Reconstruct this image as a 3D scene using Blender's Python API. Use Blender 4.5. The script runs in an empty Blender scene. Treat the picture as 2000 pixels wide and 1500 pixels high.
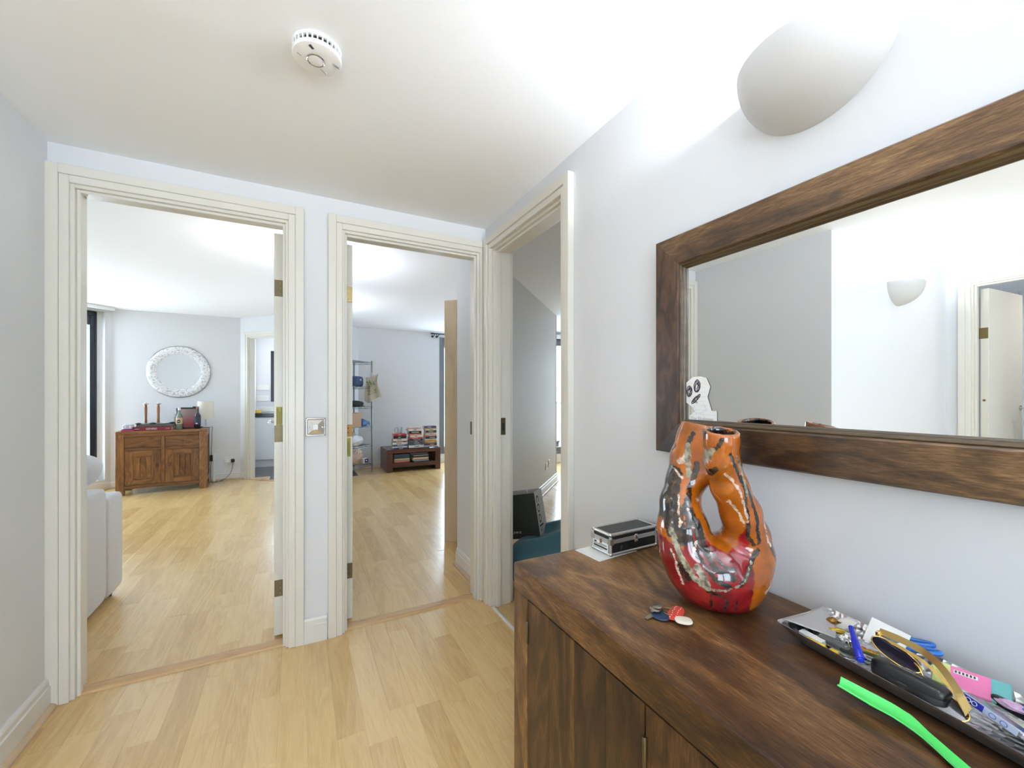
import bpy, math, random
import numpy as np
from mathutils import Vector, Matrix

# ---------------------------------------------------------------- camera, sky, exposure
S = bpy.context.scene
C = S.collection
THETA = math.atan2(420, 809)            # heading, turned right from the +Y axis
EYE = 1.239
cam_d = bpy.data.cameras.new('camera')
cam_d.sensor_width = 36.0
cam_d.lens = 36.0 * 809 / 2000
cam_d.shift_y = 22 / 2000
cam_d.clip_start = 0.02
cam = bpy.data.objects.new('camera', cam_d)
C.objects.link(cam)
cam.location = (0, 0, EYE)
cam.rotation_euler = (math.pi / 2, 0, -THETA)
S.camera = cam

SKY = 5.9
BULB = 400.0
w = bpy.data.worlds.new('sky')
S.world = w
w.use_nodes = True
bg = w.node_tree.nodes['Background']
bg.inputs['Color'].default_value = (0.71, 0.845, 1.0, 1)
bg.inputs['Strength'].default_value = SKY

S.view_settings.view_transform = 'Standard'
S.view_settings.look = 'None'
S.view_settings.exposure = 1.40
S.view_settings.gamma = 1.0
S.view_settings.use_curve_mapping = False
try:
    S.cycles.max_bounces = 14
    S.cycles.diffuse_bounces = 8
    S.cycles.glossy_bounces = 6
    S.cycles.caustics_reflective = False
    S.cycles.caustics_refractive = False
    S.cycles.sample_clamp_indirect = 6.0
except Exception:
    pass

def portal(name, loc, rotz, sx, sz):
    """sampling portal in a window opening: gives no light itself, guides the sky light"""
    d = bpy.data.lights.new(name, 'AREA')
    d.shape = 'RECTANGLE'; d.size = sx; d.size_y = sz
    d.cycles.is_portal = True
    o = bpy.data.objects.new(name, d); C.objects.link(o)
    o.location = loc
    o.rotation_euler = (math.pi / 2, 0, rotz)   # faces local -z -> horizontal
    return o

# ---------------------------------------------------------------- helpers
rng = random.Random(7)

class MB:
    def __init__(s): s.v = []; s.f = []; s.smooth = False
    def add(s, vs, fs):
        b = len(s.v); s.v += [tuple(v) for v in vs]; s.f += [tuple(i + b for i in f) for f in fs]; return s
    def box(s, x0, x1, y0, y1, z0, z1, M=None):
        vs = [Vector((x, y, z)) for x in (x0, x1) for y in (y0, y1) for z in (z0, z1)]
        if M: vs = [M @ v for v in vs]
        return s.add(vs, [(0,1,3,2),(4,6,7,5),(0,4,5,1),(2,3,7,6),(0,2,6,4),(1,5,7,3)])
    def cbox(s, x0, x1, y0, y1, z0, z1, b=0.003, M=None):
        X = (x0, x1); Y = (y0, y1); Z = (z0, z1); vs = []; idx = {}
        b = min(b, abs(x1-x0)*.45, abs(y1-y0)*.45, abs(z1-z0)*.45)
        for i in (0,1):
            for j in (0,1):
                for k in (0,1):
                    sx, sy, sz = (b if i == 0 else -b), (b if j == 0 else -b), (b if k == 0 else -b)
                    for a, p in enumerate(((X[i], Y[j]+sy, Z[k]+sz), (X[i]+sx, Y[j], Z[k]+sz), (X[i]+sx, Y[j]+sy, Z[k]))):
                        idx[i,j,k,a] = len(vs); vs.append(Vector(p))
        f = []
        for i in (0,1):
            f.append([idx[i,0,0,0], idx[i,0,1,0], idx[i,1,1,0], idx[i,1,0,0]][::(1 if i == 0 else -1)])
            f.append([idx[0,i,0,1], idx[1,i,0,1], idx[1,i,1,1], idx[0,i,1,1]][::(1 if i == 0 else -1)])
            f.append([idx[0,0,i,2], idx[0,1,i,2], idx[1,1,i,2], idx[1,0,i,2]][::(1 if i == 0 else -1)])
        for i in (0,1):
            for j in (0,1):
                f.append([idx[i,j,0,0], idx[i,j,0,1], idx[i,j,1,1], idx[i,j,1,0]])
                f.append([idx[i,0,j,0], idx[i,0,j,2], idx[i,1,j,2], idx[i,1,j,0]])
                f.append([idx[0,i,j,1], idx[0,i,j,2], idx[1,i,j,2], idx[1,i,j,1]])
                for k in (0,1):
                    f.append([idx[i,j,k,0], idx[i,j,k,1], idx[i,j,k,2]])
        if M: vs = [M @ v for v in vs]
        return s.add(vs, f)
    def prism(s, pts, z0, z1, M=None):
        n = len(pts)
        vs = [Vector((p[0], p[1], z0)) for p in pts] + [Vector((p[0], p[1], z1)) for p in pts]
        if M: vs = [M @ v for v in vs]
        return s.add(vs, [tuple(range(n))[::-1], tuple(range(n, 2*n))] + [(i, (i+1) % n, n+(i+1) % n, n+i) for i in range(n)])
    def lathe(s, prof, n=24, M=None, cap=True):
        vs = []; fs = []
        for r, z in prof:
            for i in range(n):
                a = 2*math.pi*i/n; vs.append(Vector((r*math.cos(a), r*math.sin(a), z)))
        for k in range(len(prof)-1):
            for i in range(n):
                fs.append((k*n+i, k*n+(i+1) % n, (k+1)*n+(i+1) % n, (k+1)*n+i))
        if cap:
            fs.append(tuple(range(n))[::-1]); fs.append(tuple(range((len(prof)-1)*n, len(prof)*n)))
        if M: vs = [M @ v for v in vs]
        return s.add(vs, fs)
    def tube(s, pts, r, n=8, closed=False, flat=1.0, up=None):
        pts = [Vector(p) for p in pts]; m = len(pts); vs = []; fs = []
        rs = r if isinstance(r, (list, tuple)) else [r]*m
        prev = None
        for i, p in enumerate(pts):
            if closed: t = pts[(i+1) % m] - pts[i-1]
            else: t = pts[min(i+1, m-1)] - pts[max(i-1, 0)]
            t.normalize()
            if up is not None: u = Vector(up)
            elif prev is None: u = Vector((0,0,1)) if abs(t.z) < .9 else Vector((1,0,0))
            else: u = prev
            a = t.cross(u)
            if a.length < 1e-6: a = t.cross(Vector((1,.3,.2)))
            a.normalize(); b = a.cross(t).normalized(); prev = b
            for k in range(n):
                th = 2*math.pi*k/n
                vs.append(p + a*math.cos(th)*rs[i] + b*math.sin(th)*rs[i]*flat)
        for i in range(m if closed else m-1):
            j = (i+1) % m
            for k in range(n):
                fs.append((i*n+k, i*n+(k+1) % n, j*n+(k+1) % n, j*n+k))
        if not closed:
            fs.append(tuple(range(n))[::-1]); fs.append(tuple(range((m-1)*n, m*n)))
        return s.add(vs, fs)
    def sell(s, c, rad, e1=1.0, e2=1.0, nu=24, nv=14, M=None, fn=None):
        def pw(x, e): return math.copysign(abs(x)**e, x)
        vs = []; fs = []
        for j in range(nv+1):
            ph = -math.pi/2 + math.pi*j/nv
            for i in range(nu):
                th = 2*math.pi*i/nu
                p = Vector((rad[0]*pw(math.cos(ph), e1)*pw(math.cos(th), e2), rad[1]*pw(math.cos(ph), e1)*pw(math.sin(th), e2), rad[2]*pw(math.sin(ph), e1)))
                if fn: p = fn(p)
                p = p + Vector(c)
                vs.append(M @ p if M else p)
        for j in range(nv):
            for i in range(nu):
                fs.append((j*nu+i, j*nu+(i+1) % nu, (j+1)*nu+(i+1) % nu, (j+1)*nu+i))
        return s.add(vs, fs)
    def grid(s, fn, nu, nv, thick=0.0, M=None):
        """open sheet fn(u,v); thick>0 gives it a back"""
        P = [[Vector(fn(i/nu, j/nv)) for i in range(nu+1)] for j in range(nv+1)]
        W = nu+1
        vs = [p for row in P for p in row]
        fs = [(j*W+i, j*W+i+1, (j+1)*W+i+1, (j+1)*W+i) for j in range(nv) for i in range(nu)]
        if thick:
            nrm = []
            for j in range(nv+1):
                for i in range(nu+1):
                    a = P[j][min(i+1, nu)] - P[j][max(i-1, 0)]; b = P[min(j+1, nv)][i] - P[max(j-1, 0)][i]
                    n_ = a.cross(b); nrm.append(n_.normalized() if n_.length > 0 else Vector((0,0,1)))
            N = len(vs)
            vs = vs + [vs[k] - nrm[k]*thick for k in range(N)]
            fs += [tuple(i+N for i in f[::-1]) for f in fs]
            e = [j*W for j in range(nv+1)]; e2 = [j*W+nu for j in range(nv+1)]
            for k in range(nv): fs.append((e[k+1], e[k], e[k]+N, e[k+1]+N)[::-1]); fs.append((e2[k], e2[k+1], e2[k+1]+N, e2[k]+N)[::-1])
            for k in range(nu): fs.append((k, k+1, k+1+N, k+N)[::-1]); b0 = nv*W; fs.append((b0+k+1, b0+k, b0+k+N, b0+k+1+N)[::-1])
        if M: vs = [M @ v for v in vs]
        return s.add(vs, fs)
    def mesh(s, name, mats, smooth=None):
        me = bpy.data.meshes.new(name)
        me.from_pydata([tuple(v) for v in s.v], [], s.f)
        me.validate(); me.update()
        for m in (mats if isinstance(mats, (list, tuple)) else [mats]): me.materials.append(m)
        if smooth is None: smooth = s.smooth
        if smooth:
            me.polygons.foreach_set('use_smooth', [True]*len(me.polygons))
            if smooth is not True:
                try: me.set_sharp_from_angle(angle=smooth)
                except Exception: pass
        return me

AUTO = math.radians(35)
def tag(o, label=None, cat=None, group=None, kind=None):
    if label: o['label'] = label
    if cat: o['category'] = cat
    if group: o['group'] = group
    if kind: o['kind'] = kind
    return o
def fixn(me):
    import bmesh
    bm = bmesh.new(); bm.from_mesh(me); bmesh.ops.recalc_face_normals(bm, faces=bm.faces); bm.to_mesh(me); bm.free(); return me
def obj(name, mb, mat, parent=None, smooth=None, loc=None, rz=0, label=None, cat=None, group=None, kind=None):
    me = fixn(mb.mesh(name, mat, smooth)) if isinstance(mb, MB) else mb
    o = bpy.data.objects.new(name, me); C.objects.link(o)
    if parent: o.parent = parent
    if loc: o.location = loc
    if rz: o.rotation_euler = (0, 0, rz)
    return tag(o, label, cat, group, kind)
def empty(name, loc=(0,0,0), rz=0, label=None, cat=None, group=None, kind=None, rot=None):
    o = bpy.data.objects.new(name, None); C.objects.link(o)
    o.empty_display_size = .05
    o.location = loc; o.rotation_euler = rot if rot else (0, 0, rz)
    return tag(o, label, cat, group, kind)
def inst(name, me, parent=None, loc=(0,0,0), rz=0, **k):
    o = bpy.data.objects.new(name, me); C.objects.link(o)
    if parent: o.parent = parent
    o.location = loc; o.rotation_euler = (0, 0, rz)
    return tag(o, **k)
def copy_tree(o, parent=None):
    c = o.copy(); C.objects.link(c); c.parent = parent
    for ch in list(o.children): copy_tree(ch, c)
    return c
def T(x, y, z): return Matrix.Translation((x, y, z))
def R(a, ax='Z'): return Matrix.Rotation(a, 4, ax)
def text_mesh(body, size, extrude=0.0004, align='CENTER', spacing=1.0, M=None):
    cu = bpy.data.curves.new('lettering', 'FONT'); cu.body = body; cu.size = size; cu.extrude = extrude
    cu.align_x = align; cu.align_y = 'CENTER'; cu.space_character = spacing; cu.resolution_u = 3
    t = bpy.data.objects.new('lettering_tmp', cu); C.objects.link(t)
    dg = bpy.context.evaluated_depsgraph_get(); dg.update()
    me = bpy.data.meshes.new_from_object(t.evaluated_get(dg))
    bpy.data.objects.remove(t); bpy.data.curves.remove(cu)
    if M: me.transform(M)
    return me
def text(name, body, size, mat, M, parent, extrude=.0004, align='CENTER', spacing=1.0):
    me = text_mesh(body, size, extrude, align, spacing, M); me.materials.clear(); me.materials.append(mat)
    return obj(name, me, None, parent)

# signed-distance solids turned into a mesh (surface nets)
def smin(a, b, k):
    h = np.clip(.5 + .5*(b-a)/k, 0, 1); return b*(1-h) + a*h - k*h*(1-h)
def seg_d(P, a, b, ra, rb):
    a = np.array(a); b = np.array(b); ab = b-a
    t = np.clip(((P-a) @ ab)/(ab @ ab), 0, 1)
    return np.linalg.norm(P - (a + t[..., None]*ab), axis=-1) - (ra + (rb-ra)*t)
def chain(P, pts, k=.02):
    d = None
    for (a, ra), (b, rb) in zip(pts[:-1], pts[1:]):
        e = seg_d(P, a, b, ra, rb); d = e if d is None else smin(d, e, k)
    return d
def ell(P, c, r):
    q = (P - np.array(c))/np.array(r); k0 = np.linalg.norm(q, axis=-1); k1 = np.linalg.norm(q/np.array(r), axis=-1)
    return k0*(k0-1)/np.maximum(k1, 1e-9)
def nets(fn, lo, hi, h):
    ax = [np.arange(lo[i], hi[i]+h, h) for i in range(3)]
    P = np.stack(np.meshgrid(*ax, indexing='ij'), -1); v = fn(P); n = v.shape
    acc = np.zeros((n[0]-1, n[1]-1, n[2]-1, 3)); cnt = np.zeros((n[0]-1, n[1]-1, n[2]-1))
    cs = [(i,j,k) for i in (0,1) for j in (0,1) for k in (0,1)]
    def sl(c): return tuple(slice(c[d], n[d]-1+c[d]) for d in range(3))
    for a in cs:
        for d in range(3):
            if a[d] == 0:
                b = list(a); b[d] = 1
                va, vb = v[sl(a)], v[sl(b)]
                m = (va < 0) != (vb < 0)
                t = np.where(m, va/np.where(m, va-vb, 1), 0)
                pt = P[sl(a)] + t[..., None]*(P[sl(b)]-P[sl(a)])
                acc += np.where(m[..., None], pt, 0); cnt += m
    act = cnt > 0
    ids = -np.ones(act.shape, int); ids[act] = np.arange(act.sum())
    V = acc[act]/cnt[act][:, None]
    Q = []
    for d in range(3):
        o = [(d+1) % 3, (d+2) % 3]
        a = [slice(1, n[0]-1), slice(1, n[1]-1), slice(1, n[2]-1)]; a[d] = slice(0, n[d]-1)
        b = list(a); b[d] = slice(1, n[d])
        va, vb = v[tuple(a)], v[tuple(b)]
        m = (va < 0) != (vb < 0)
        idx = np.argwhere(m); flip = (va[m] < 0)
        base = idx.copy()
        for q in range(3):
            if q != d: base[:, q] += 1
        def cell(du, dv):
            c = base.copy(); c[:, o[0]] -= du; c[:, o[1]] -= dv; return ids[c[:,0], c[:,1], c[:,2]]
        q = np.stack([cell(1,1), cell(0,1), cell(0,0), cell(1,0)], 1)
        q[~flip] = q[~flip][:, ::-1]
        Q.append(q)
    return V, np.concatenate(Q)
def nets_mesh(name, fn, lo, hi, h, mat):
    V, Q = nets(fn, lo, hi, h)
    me = bpy.data.meshes.new(name); me.from_pydata(V.tolist(), [], Q.tolist()); me.validate(); me.update()
    me.polygons.foreach_set('use_smooth', [True]*len(me.polygons)); me.materials.append(mat)
    return me, V

# ---------------------------------------------------------------- materials
def new_mat(name):
    m = bpy.data.materials.new(name); m.use_nodes = True
    nt = m.node_tree; b = nt.nodes['Principled BSDF']; return m, nt, b
def N(nt, typ, **k):
    n = nt.nodes.new(typ)
    for a, v in k.items(): setattr(n, a, v)
    return n
def Lk(nt, a, b): nt.links.new(a, b)
def mathn(nt, op, a, b=None, c=None):
    n = N(nt, 'ShaderNodeMath', operation=op)
    for i, x in enumerate((a, b, c)):
        if x is None: continue
        if isinstance(x, (int, float)): n.inputs[i].default_value = x
        else: Lk(nt, x, n.inputs[i])
    return n.outputs[0]
def ramp(nt, fac, stops):
    n = N(nt, 'ShaderNodeValToRGB'); e = n.color_ramp.elements
    while len(e) < len(stops): e.new(.5)
    for i, (p, c) in enumerate(stops):
        e[i].position = p; e[i].color = (*c, 1) if len(c) == 3 else c
    Lk(nt, fac, n.inputs[0]); return n.outputs[0]
def mixc(nt, fac, a, b):
    n = N(nt, 'ShaderNodeMix', data_type='RGBA')
    for i, x in ((0, fac), (6, a), (7, b)):
        if isinstance(x, (int, float)): n.inputs[i].default_value = x
        elif isinstance(x, tuple): n.inputs[i].default_value = (*x, 1)
        else: Lk(nt, x, n.inputs[i])
    return n.outputs[2]
def noise(nt, vec, scale, detail=2, rough=.5, dist=0.0):
    n = N(nt, 'ShaderNodeTexNoise')
    n.inputs['Scale'].default_value = scale; n.inputs['Detail'].default_value = detail
    n.inputs['Roughness'].default_value = rough; n.inputs['Distortion'].default_value = dist
    if vec is not None: Lk(nt, vec, n.inputs['Vector'])
    return n.outputs['Fac']
def objcoord(nt, scale=(1,1,1), rnd=True):
    tc = N(nt, 'ShaderNodeTexCoord'); mp = N(nt, 'ShaderNodeMapping')
    Lk(nt, tc.outputs['Object'], mp.inputs['Vector'])
    mp.inputs['Scale'].default_value = scale
    if rnd:
        oi = N(nt, 'ShaderNodeObjectInfo'); vm = N(nt, 'ShaderNodeVectorMath', operation='SCALE')
        vm.inputs[0].default_value = (37.1, 21.7, 53.3); Lk(nt, oi.outputs['Random'], vm.inputs['Scale'])
        ad = N(nt, 'ShaderNodeVectorMath', operation='ADD')
        Lk(nt, mp.outputs[0], ad.inputs[0]); Lk(nt, vm.outputs[0], ad.inputs[1])
        return ad.outputs[0], oi
    return mp.outputs[0], None
def bump(nt, b, h, strength=.2, dist=.001):
    n = N(nt, 'ShaderNodeBump'); n.inputs['Strength'].default_value = strength; n.inputs['Distance'].default_value = dist
    Lk(nt, h, n.inputs['Height']); Lk(nt, n.outputs[0], b.inputs['Normal'])
def plain(name, col, rough=.5, metal=0.0, spec=.5, bumpy=0.0, bscale=200, var=0.0, coat=0.0, sheen=0.0, trans=0.0, alpha=1.0):
    m, nt, b = new_mat(name)
    b.inputs['Base Color'].default_value = (*col, 1); b.inputs['Roughness'].default_value = rough
    b.inputs['Metallic'].default_value = metal; b.inputs['Specular IOR Level'].default_value = spec
    b.inputs['Coat Weight'].default_value = coat; b.inputs['Sheen Weight'].default_value = sheen
    b.inputs['Transmission Weight'].default_value = trans; b.inputs['Alpha'].default_value = alpha
    v, _ = objcoord(nt)
    f = noise(nt, v, bscale, 3)
    amt = var if var else .03
    c2 = tuple(x*(1-amt) for x in col)
    Lk(nt, mixc(nt, f, col, c2), b.inputs['Base Color'])
    if bumpy: bump(nt, b, f, bumpy, .001)
    return m
def wood(name, stops, axis='Y', rings=7.0, scale=5.0, fibre=90.0, rough=.35, var=.0, bumps=.15, coat=.0, stretch=.13, streak=.55, patch=.75, spec=.5, fstretch=.05, ringamp=.30):
    m, nt, b = new_mat(name)
    i = 'XYZ'.index(axis)
    sc = [1.0, 1.0, 1.0]; sc[i] = stretch
    v, oi = objcoord(nt, tuple(sc))
    n1 = noise(nt, v, scale, 3, .55, .6)
    rg = mathn(nt, 'PINGPONG', mathn(nt, 'MULTIPLY', n1, rings), .5)
    rg = mathn(nt, 'MULTIPLY', rg, 2.0)
    sc2 = [1.0, 1.0, 1.0]; sc2[i] = fstretch
    v2, _ = objcoord(nt, tuple(sc2))
    n2 = noise(nt, v2, fibre, 3, .65)
    n3 = noise(nt, v, scale*.6, 2, .5)
    f = mathn(nt, 'ADD', mathn(nt, 'MULTIPLY', rg, ringamp), mathn(nt, 'MULTIPLY', n2, streak))
    f = mathn(nt, 'ADD', f, mathn(nt, 'MULTIPLY', mathn(nt, 'SUBTRACT', n3, .5), patch))
    f = mathn(nt, 'ADD', f, .5 - ringamp*.5 - streak*.5)
    if var: f = mathn(nt, 'ADD', f, mathn(nt, 'MULTIPLY', mathn(nt, 'SUBTRACT', oi.outputs['Random'], .5), var))
    Lk(nt, ramp(nt, f, stops), b.inputs['Base Color'])
    b.inputs['Roughness'].default_value = rough; b.inputs['Coat Weight'].default_value = coat; b.inputs['Coat Roughness'].default_value = .12; b.inputs['Specular IOR Level'].default_value = spec
    if bumps: bump(nt, b, n2, bumps, .0006)
    return m

M = {}
M['wall'] = plain('wall_paint', (.69, .70, .72), .55, bumpy=.06, bscale=260, spec=.3, var=.02)
M['ceiling'] = plain('ceiling_paint', (.88, .90, .935), .8, bumpy=.04, bscale=200, spec=.2, var=.02)
M['gloss'] = plain('cream_gloss_paint', (.70, .675, .61), .3, var=.015, bscale=40)
M['skirt'] = plain('white_skirting_paint', (.70, .69, .66), .32, var=.02, bscale=40)
OAK = [(0.0, (.44, .265, .095)), (.35, (.60, .39, .155)), (.6, (.70, .48, .21)), (1.0, (.80, .59, .29))]
M['oak'] = wood('oak_laminate', OAK, 'Y', rings=9, scale=9, fibre=330, rough=.22, var=.30, bumps=.4, streak=.55, stretch=.10, spec=.7, coat=.35, patch=.45, fstretch=.035, ringamp=.15)
M['oakbead'] = wood('oak_bead', [(0, (.42,.29,.17)), (1, (.64,.48,.32))], 'Y', rough=.4)
M['oakstrip'] = wood('oak_threshold', [(0.0, (.22,.11,.045)), (.25, (.46,.27,.12)), (1, (.64,.42,.21))], 'X', rings=9, scale=9, rough=.4, patch=1.2)
MANGO = [(0.0, (.009, .004, .0025)), (.25, (.026, .0115, .0055)), (.5, (.066, .028, .010)), (.75, (.150, .072, .025)), (1.0, (.32, .17, .065))]
M['mango_y'] = wood('dark_mango_along', MANGO, 'Y', rings=6, scale=5, fibre=430, rough=.36, coat=.08, stretch=.3, patch=1.6, fstretch=.09, streak=.95, spec=.3)
M['mango_z'] = wood('dark_mango_upright', MANGO, 'Z', rings=6, scale=6, fibre=400, rough=.36, coat=.05, stretch=.25, var=.2, patch=1.2, fstretch=.08, streak=.85, spec=.3)
M['mirrorwood_y'] = wood('mirror_frame_along', [(0, (.015,.0075,.0045)), (.3, (.043,.0215,.0096)), (.55, (.093,.0475,.019)), (.8, (.185,.102,.041)), (1, (.30,.175,.075))], 'Y', rings=7, scale=7, fibre=420, rough=.36, coat=.06, stretch=.28, patch=1.6, fstretch=.1, streak=.95)
M['mirrorwood_z'] = wood('mirror_frame_upright', [(0, (.016,.009,.006)), (.35, (.045,.024,.014)), (.65, (.10,.052,.03)), (1, (.2,.12,.07))], 'Z', rings=7, scale=7, fibre=420, rough=.36, coat=.06, stretch=.28, patch=1.4, fstretch=.08, streak=.85, spec=.3)
M['beadwood'] = wood('mirror_inner_bead', [(0, (.03,.018,.008)), (1, (.14,.09,.04))], 'Y', rough=.3, coat=.2)
M['sheesham'] = wood('sheesham', [(0, (.03,.010,.004)), (.3, (.11,.042,.013)), (.6, (.22,.095,.028)), (1, (.35,.17,.055))], 'Z', rings=7, scale=9, fibre=90, rough=.35, var=.3, stretch=.22)
M['sheesham_x'] = wood('sheesham_along', [(0, (.03,.010,.004)), (.3, (.11,.042,.013)), (.6, (.22,.095,.028)), (1, (.35,.17,.055))], 'X', rings=7, scale=9, fibre=90, rough=.35, var=.3, stretch=.22)
M['redwood'] = wood('red_brown_wood', [(0, (.030,.009,.007)), (.5, (.095,.028,.018)), (1, (.17,.055,.03))], 'X', rings=4, scale=6, rough=.3, coat=.1)
M['birch'] = wood('birch_veneer', [(0, (.40,.30,.19)), (.5, (.52,.40,.26)), (1, (.60,.48,.33))], 'Z', rings=6, scale=5, fibre=60, rough=.45, bumps=.05)
M['barewood'] = wood('bare_pine', [(0, (.35,.16,.04)), (1, (.60,.33,.11))], 'Z', rough=.6)
M['black'] = plain('black_plastic', (.012,.012,.013), .35)
M['dark'] = plain('dark_grey', (.035,.036,.04), .45)
M['white'] = plain('white_plastic', (.80,.80,.79), .35)
M['paper'] = plain('white_paper', (.82,.81,.78), .8, var=.03, bscale=60)
M['brass'] = plain('aged_brass', (.30,.23,.10), .38, 1.0, var=.25, bscale=60)
M['bronze'] = plain('dull_bronze', (.16,.13,.075), .42, 1.0, var=.2, bscale=60)
M['gold'] = plain('polished_gold', (.95,.66,.22), .12, 1.0)
M['chrome'] = plain('chrome', (.62,.60,.57), .1, 1.0)
M['steel'] = plain('brushed_steel', (.55,.55,.55), .3, 1.0, var=.15, bscale=300)
M['alu'] = plain('satin_aluminium', (.72,.72,.71), .34, 1.0, var=.05, bscale=300)
M['mirror'] = plain('mirror_glass', (.90,.91,.90), .004, 1.0, var=.001)
M['yellow'] = plain('yellow_sticker', (.42,.36,.02), .4, var=.25, bscale=80)
M['ink'] = plain('black_print', (.02,.02,.02), .6)
M['whiteprint'] = plain('white_print', (.8,.8,.78), .6)
# ---------------------------------------------------------------- structure
HC = 2.25      # hall ceiling
RC = 2.388     # ceiling of the rooms beyond
BW = 2.316; BW2 = 2.43
LW = -0.882; RW = 1.02; RW2 = 1.135

def wall(name, boxes, label, mat='wall', prisms=(), Mx=None):
    mb = MB()
    for b in boxes: mb.box(*b, M=Mx)
    for pts in prisms: mb.prism(pts, -.06, 2.5)
    return obj(name, mb, M[mat], label=label, cat='wall', kind='structure')

wall_back = wall('wall_back', [(-1.0, -.823, BW, BW2, -.06, 2.5), (-.03, .202, BW, BW2, -.06, 2.5), (.985, RW2, BW, BW2, -.06, 2.5),
    (-.823, -.03, BW, BW2, 2.105, 2.5), (.202, .985, BW, BW2, 2.105, 2.5), (-4.1, -1.0, BW, BW2, -.06, 2.5)], 'white hall end wall holding the two doorways')
wall_right = wall('wall_right', [(RW, RW2, -.75, 1.467, -.06, 2.5), (RW, RW2, -2.5, -2.1, -.06, 2.5), (RW, RW2, -2.1, -.75, -.06, .4), (RW, RW2, -2.1, -.75, 2.0, 2.5), (RW, RW2, 2.22, BW, -.06, 2.5), (RW, RW2, 1.467, 2.22, 2.105, 2.5)], 'white hall side wall carrying the big wooden mirror')
wall_left = wall('wall_left', [(-1.0, LW, 1.46, BW, -.06, 2.5), (-1.0, LW, 1.344, 1.46, -.06, 2.5)], 'plain white wall beside the left doorway')
wall_passage = wall('wall_passage', [(-2.715, -1.0, 1.344, 1.46, -.06, 2.5)], 'white passage wall with the wall lamp seen in the mirror')
wall_bath = wall('wall_bath', [(-2.715, -2.6, -2.4, .53, -.06, 2.5), (-2.715, -2.6, 1.21, 1.344, -.06, 2.5), (-2.715, -2.6, .53, 1.21, 2.105, 2.5)], 'white wall around the bathroom doorway seen in the mirror')
wall_near = wall('wall_near', [(-2.715, -1.4, -2.5, -2.4, -.06, 2.5), (.2, RW2, -2.5, -2.4, -.06, 2.5), (-1.4, .2, -2.5, -2.4, -.06, .4), (-1.4, .2, -2.5, -2.4, 1.95, 2.5)], 'white wall behind the viewer around the added unseen window')
mb = MB(); mb.box(-2.6, RW, -2.4, 1.344, HC, HC+.1).box(LW, RW, 1.344, BW, HC, HC+.1)
obj('ceiling', mb, M['ceiling'], label='white flat hall ceiling', cat='ceiling', kind='structure')

# living room, kitchen
MA = T(-.63, 7.208, 0) @ R(-math.pi/4)                      # frame of the angled kitchen wall
MWn = T(-2.193, 7.325, 0) @ R(math.radians(-135))           # frame of the angled window wall, +y into the room
wall('wall_living_far', [(-2.4, -.747, 7.325, 7.43, -.06, 2.5)], 'pale wall behind the round mirror')
wall('wall_kitchen_angle', [(-.165, -.02, 0, .1, -.06, 2.5), (.78, .95, 0, .1, -.06, 2.5), (-.02, .78, 0, .1, 2.105, 2.5)], 'angled wall around the kitchen doorway', Mx=MA)
wall('wall_living_window', [(-.2, .06, -.25, 0, -.06, 2.5), (2.3, 2.75, -.25, 0, -.06, 2.5), (.06, 2.3, -.25, 0, -.06, .13), (.06, 2.3, -.25, 0, 2.335, 2.5)], 'angled wall around the dark framed balcony window', Mx=MWn)
wall('wall_living_left', [(-4.2, -4.1, 2.3, 5.6, -.06, 2.5)], 'living room side wall out of sight')
wall('wall_partition', [(.03, .13, BW2, 6.6, -.06, 2.5)], 'partition wall between the two rooms beyond')
wall('wall_kitchen_left', [(-.76, -.66, 7.35, 8.85, -.06, 2.5)], 'white kitchen side wall just inside its doorway')
wkb = wall('wall_kitchen_back', [(-.76, -.43, 8.85, 8.95, -.06, 2.5), (.55, 1.0, 8.85, 8.95, -.06, 2.5), (-.43, .55, 8.85, 8.95, -.06, 1.12), (-.43, .55, 8.85, 8.95, 2.06, 2.5)], 'white kitchen back wall with pale tiles and a window')
wall('wall_kitchen_right', [(.9, 1.0, 7.46, 8.95, -.06, 2.5)], 'kitchen side wall out of sight')
# room behind the middle doorway
wall('wall_bedroom_angle', [], 'angled wall behind the wire shelving', prisms=[[(.13, 6.61), (.92, 7.40), (.85, 7.47), (.06, 6.68)]])
wall('wall_bedroom_far', [(.85, 2.33, 7.40, 7.5, -.06, 2.5), (3.2, 3.32, 7.40, 7.5, -.06, 2.5), (2.33, 3.2, 7.40, 7.5, -.06, .15), (2.33, 3.2, 7.40, 7.5, 2.31, 2.5)], 'white wall behind the red brown bench')
wall('wall_bedroom_right', [(3.22, 3.32, 5.0, 6.5, -.06, 2.5), (3.22, 3.32, 6.5, 7.34, -.06, .15), (3.22, 3.32, 6.5, 7.34, 2.31, 2.5), (3.22, 3.32, 7.34, 7.5, -.06, 2.5)], 'wall between the middle room and the shaded room')
wall('wall_diagonal', [(1.05, RW2, BW2, 2.9, -.06, 2.5)], 'white wall just inside the middle doorway and its angled back', prisms=[[(1.05, 2.89), (RW2, 2.825), (3.32, 5.01), (3.22, 5.06)]])
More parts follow.
